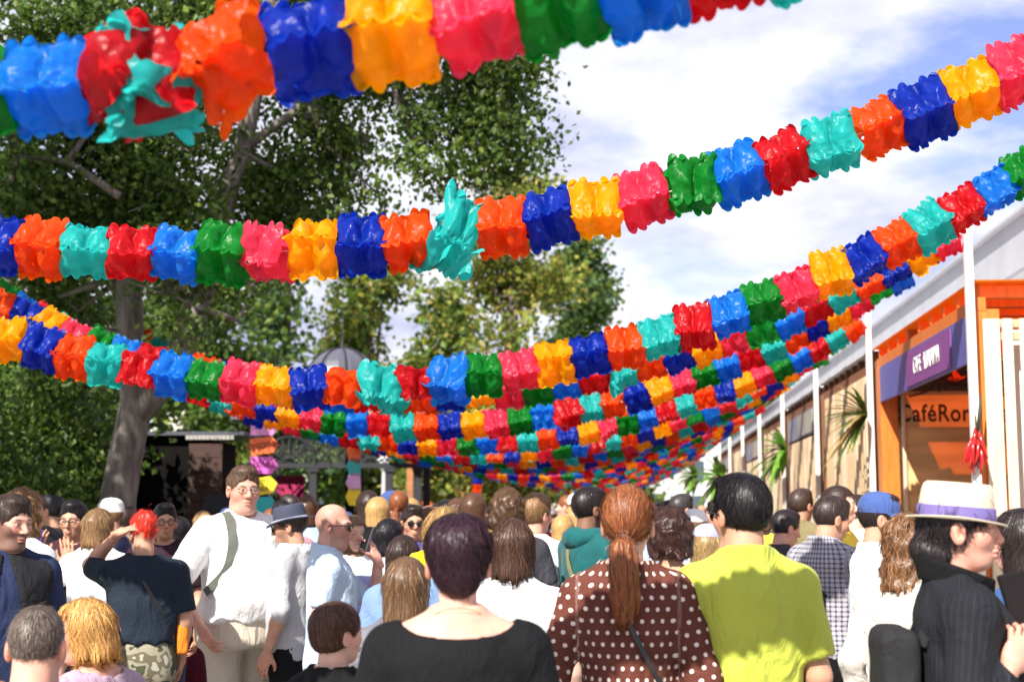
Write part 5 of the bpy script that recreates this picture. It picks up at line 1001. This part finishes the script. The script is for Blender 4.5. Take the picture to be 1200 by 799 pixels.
person('bearded man in a teal hooded sweatshirt with a khaki shoulder strap', 692, 8.4, hgt(574, 8.4), 62, ('short', (.02, .013, .012)), 'brown', w=1.08, strand=1400, beard=.9, top=dict(c=('teal', (.008, .10, .105)), sl=1.9, loose=.9, fold=.009, sw=1.25, name='sweatshirt'), pants=('ochre', (.28, .13, .04)), arms=dict(R=((.25, .0, 1.13), (.14, .25, 1.10)), L=((.25, 0, 1.13), (.14, .25, 1.1))), extras=[(hoodie,)])
person('woman with dark hair and white top facing the camera beside the teal sweatshirt', 707, 10.5, hgt(604, 10.5), 170, ('long', (.03, .018, .014)), 'pale', fem=1, strand=800, top=dict(c=WHITE, sl=1.0))
CAPL = cloth('cap_lavender', (.36, .37, .56)); CAPB = cloth('cap_blue', (.05, .09, .26)); CAPW = cloth('cap_white', (.75, .75, .74))
person('girl in a lavender cap with fair hair left of the lime polo', 829, 7.0, hgt(618, 7.0), 14, ('long', (.46, .30, .12)), 'pale', fem=1, strand=1200, top=dict(c=('cream_top', (.65, .6, .5)), sl=.6), extras=[(ballcap, CAPL)])
person('person in a white cap behind the curly haired woman', 815, 9.0, hgt(600, 9.0), 35, ('bob', LTBR), 'tan', fem=1, strand=600, top=dict(c=('lavender_top', (.50, .48, .62)), sl=.6), extras=[(ballcap, CAPW)])
person('grey haired man in profile behind the white cap', 800, 11.5, hgt(581, 11.5), 62, ('short', (.07, .06, .06)), 'rosy', strand=600, top=dict(c=('shirt_pale', (.55, .55, .6)), sl=.8, collar=True))
person('man with a pink face and dark crop left of the lime polo man', 840, 12.5, hgt(588, 12.5), -60, ('short', (.03, .02, .02)), 'rosy', strand=600, top=dict(c=('tee_slate', (.10, .12, .15)), sl=.8))
# stall side
person('man with brown crop in an olive shirt by the slatted stall', 940, 11.0, hgt(575, 11.0), 50, ('short', (.09, .055, .04)), 'tan', strand=700, top=dict(c=('olive_shirt', (.20, .17, .08)), sl=.8, collar=True))
person('man with shaved sides in a dark T-shirt right of the lime polo', 917, 9.4, hgt(598, 9.4), 70, ('short', (.025, .018, .018)), 'rosy', strand=700, scalp=.4, head=(0, -12, 0), top=dict(c=('graphite', (.045, .045, .05)), sl=.8))
plaid = cloth_print('plaid_shirt', (.42, .40, .42), 'plaid', (.06, .06, .12), .025, .40)
def sling(c): backpack(c, cloth('pack_black', (.02, .02, .022)), (.26, .14, .36), 1.1)
person('man in a checked shirt with a dark shoulder bag at the stall', 968, 7.8, hgt(582, 7.8), 55, ('short', (.05, .03, .025)), 'tan', w=1.1, belly=.5, strand=1200, head=(15, -14, 0), top=dict(mat=plaid, sl=1.6, collar=True, loose=.8, fold=.008), pants=BLK, arms=dict(R=((.25, .0, 1.13), (.14, .24, 1.18)), L=((.25, 0, 1.13), (.14, .24, 1.18))), extras=[(sling,)])
person('man in a blue baseball cap and white T-shirt at the stall', 1030, 7.1, hgt(581, 7.1), 84, ('short', (.03, .02, .018)), 'tan', w=1.06, strand=900, q=.85, head=(12, -4, 0), top=dict(c=('tee_white', (.76, .75, .77)), sl=.80, loose=1, hem=.86, fold=.008, sw=1.15), pants=('dark_denim', (.03, .035, .06)), arms=dict(R=((.25, .02, 1.13), (.15, .25, 1.18)), L=((.25, 0.02, 1.13), (.15, .25, 1.18))), extras=[(ballcap, CAPB)])
person('woman with long wavy light brown hair in a white cardigan behind the straw hat', 1062, 5.6, hgt(606, 5.6), 40, ('curlylong', (.22, .105, .045)), 'rosy', fem=1, strand=4200, vol=1.1, head=(20, -4, 0), top=dict(c=('cardigan', (.62, .58, .52)), sl=1.8, loose=.7, fold=.01, name='cardigan'), pants=DARKP)
STRAW = pm('woven_straw', (.66, .57, .42), .75, .06, 20, .35, 240, stretch=(1, 1, 5)); BANDP = pm('band_violet', (.13, .095, .27), .7, .06)
pin = cloth_print('pinstripe', (.012, .013, .017), 'stripes', (.026, .028, .035), .016, .10)
def jcollar(c): part_sdf(c, 'jacket_collar', lambda P: np.maximum(np.abs(np.sqrt((P[:, 0]/.092)**2+((P[:, 1]+.015)/.098)**2)-1-1.4*(P[:, 2]-1.50))*.09-.012, np.maximum(np.abs(P[:, 2]-1.49+.35*P[:, 1])-.036, np.where(P[:, 1] > .03, .045-np.abs(P[:, 0]), -1))), (-.2, -.18, 1.38), (.2, .2, 1.62), .009, cloth('black', BLK[1]))
hw_ = person('woman in a cream straw hat with violet band and dark pinstripe jacket', 1126, 3.98, hgt(573, 3.98), 96, ('bun', (.022, .016, .017)), 'rosy', fem=1, w=1.02, q=.72, nose=.8, strand=3600, head=(8, 1, 0), bust=1, top=dict(mat=pin, sl=1.9, neck='vee', loose=.6, fold=.007, sw=1.1, name='jacket'), pants=DARKP,
            arms=dict(R=((.26, -.06, 1.14), (.19, .075, 1.27)), L=((.22, .08, 1.14), (.10, .24, 1.27))), hands=dict(R=dict(d=(-.15, .45, .95), n=(-.9, -.1, .1), curl=.75), L=dict(d=(.1, .5, .9), n=(.9, -.1, 0), curl=.6)), extras=[(fedora, STRAW, BANDP, .034, .030, .104, -.10, .028), (backpack, cloth('pack_black', (.02, .02, .022)), (.29, .11, .42), 1.17), (jcollar,)])
held_box('menu_folder', 'dark menu folder held up by the woman in the straw hat', 'folder', hw_, (.10, .175, 1.41), (.025, .15, .24), pm('folder_leather', (.010, .007, .008), .7, .1, spec=.15), (.25, 0, -.1))
person('woman with dark hair, glasses and denim jacket at the photo edge', 1192, 5.2, hgt(600, 5.2), -50, ('long', (.03, .02, .018)), 'rosy', fem=1, strand=2400, q=.85, top=dict(c=('denim_jacket', (.035, .085, .21)), sl=1.8, collar=True, loose=.7, fold=.010, name='jacket'), pants=JEAN, extras=[(glasses, False)])
# ---------------------------------------------------------------- the crowd further down the alley
far_shirt = pm('crowd_cloth', (1, 1, 1), .85, .1, 5, objcol=True)
PROT = []
rg = random.Random(4)
for i, (st, hcol, fem, sl, hn) in enumerate([('short', DKBR, 0, .8, 'dark short hair'), ('short', LTBR, 0, .8, 'a white cap'), ('bob', BROWN, 1, .7, 'a brown bob and backpack'), ('long', BLOND, 1, .6, 'long fair hair'), ('long', DKBR, 1, 1.6, 'long dark hair'), ('short', GREYBR, 0, 1.7, 'a blue cap'), ('curly', BROWN, 1, .7, 'brown curls'), ('bald', GREYBR, 0, .8, 'a bald head'), ('pony', AUBURN, 1, .6, 'a red ponytail'), ('short', BLACKH, 0, 1.7, 'black short hair')]):
    c = person('prototype person %d' % i, 600, 14, 1.74, 0, (st, hcol), rg.choice(['pale', 'rosy', 'tan']), fem=fem, w=rg.uniform(.95, 1.12), scalp=.3 if st == 'bald' else 0, res=(.0085, .022, .016), q=2.2, top=dict(mat=far_shirt, sl=sl, loose=.7), pants=rg.choice([DARKP, JEAN, ('sand', (.4, .34, .24))]), shoes=True, extras={1: [(ballcap, CAPW)], 5: [(ballcap, CAPB)], 2: [(backpack, cloth('pack_grey', (.08, .08, .1)), (.28, .14, .4), 1.2)]}.get(i, ()))
    PROT.append((c['root'], hn, fem))
SC = {'white': (.74, .74, .73), 'red': (.5, .03, .03), 'pale blue': (.35, .48, .65), 'navy': (.025, .03, .09), 'black': (.02, .02, .024), 'grey': (.25, .25, .26), 'pink': (.65, .25, .3), 'orange': (.75, .2, .03), 'cream': (.65, .58, .45), 'green': (.05, .2, .08), 'yellow': (.75, .55, .05), 'violet': (.2, .1, .35)}
spots = []
for D in (11.5, 13, 14.6, 16.4, 18.4, 20.8, 23.5, 26.8, 30.5, 35, 41, 48):
    lo, hi = (425, 860) if D > 13 else (440, 800); stp = max(11, 560/D*1.15)
    x_ = lo+rg.uniform(0, stp)
    while x_ < min(hi, 743+FPX*1.9/D):
        if x_ > 743-FPX*5.2/D and rg.random() < .72: spots.append((x_, D*rg.uniform(.97, 1.03)))
        x_ += stp*rg.uniform(.75, 1.35)
for px, D in [(372, 12), (318, 12.5), (338, 14), (352, 16), (430, 12), (443, 13.2), (468, 12.4), (360, 11.2), (405, 14), (505, 11.3), (535, 12), (556, 10.4), (660, 10.8), (770, 10.5), (880, 13), (860, 11.6), (752, 12), (330, 11), (268, 12.5), (238, 13), (150, 12), (60, 11.5), (128, 11), (890, 10.2), (985, 9.6), (1005, 10.3)]: spots.append((px, D))
spots.sort(key=lambda t: t[1]); seen = {}; used = set(); names = list(SC); nrow = {}
for i, (px, D) in enumerate(spots[:130]):
    k = rg.randrange(len(PROT)); src, hn, fem = PROT[k]; cn = rg.choice(names+['white', 'white', 'pale blue', 'black']); o = src if k not in used else copy_tree(src)
    used.add(k); x, y, _ = G(px, D); o.location = (x, y, 0); o.rotation_euler = (0, 0, PSI-R(rg.choice([0, 10, -15, 25, 60, -70, 90, -40] if D < 13 else [0, 10, -15, 25, 180, 165, 195, 60, -70, 90, -40])+rg.uniform(-15, 15))); sc_ = rg.uniform(.93, 1.05); o.scale = (sc_,)*3
    for ch in o.children:
        if ch.name.startswith('shirt'): ch.color = (*SC[cn], 1)
    area = 'beneath the lowest garlands' if D > 26 else ('near the pavilion' if px < 470 else ('in the middle of the alley' if px < 640 else ('before the far stalls' if px > 760 else 'down the alley'))); lb = '%s in %s, %s, %s' % ('woman' if fem else 'man', cn, hn, area)
    m_ = seen.get(lb, 0); seen[lb] = m_+1
    if m_: lb = lb+', '+['second', 'third', 'fourth', 'fifth', 'sixth'][min(m_-1, 4)]+' such'
    tag(o, lb, 'person', 'crowd further down the alley')
for k, (src, hn, fem) in enumerate(PROT):
    if k not in used:
        for ch in list(src.children): bpy.data.objects.remove(ch)
        bpy.data.objects.remove(src)
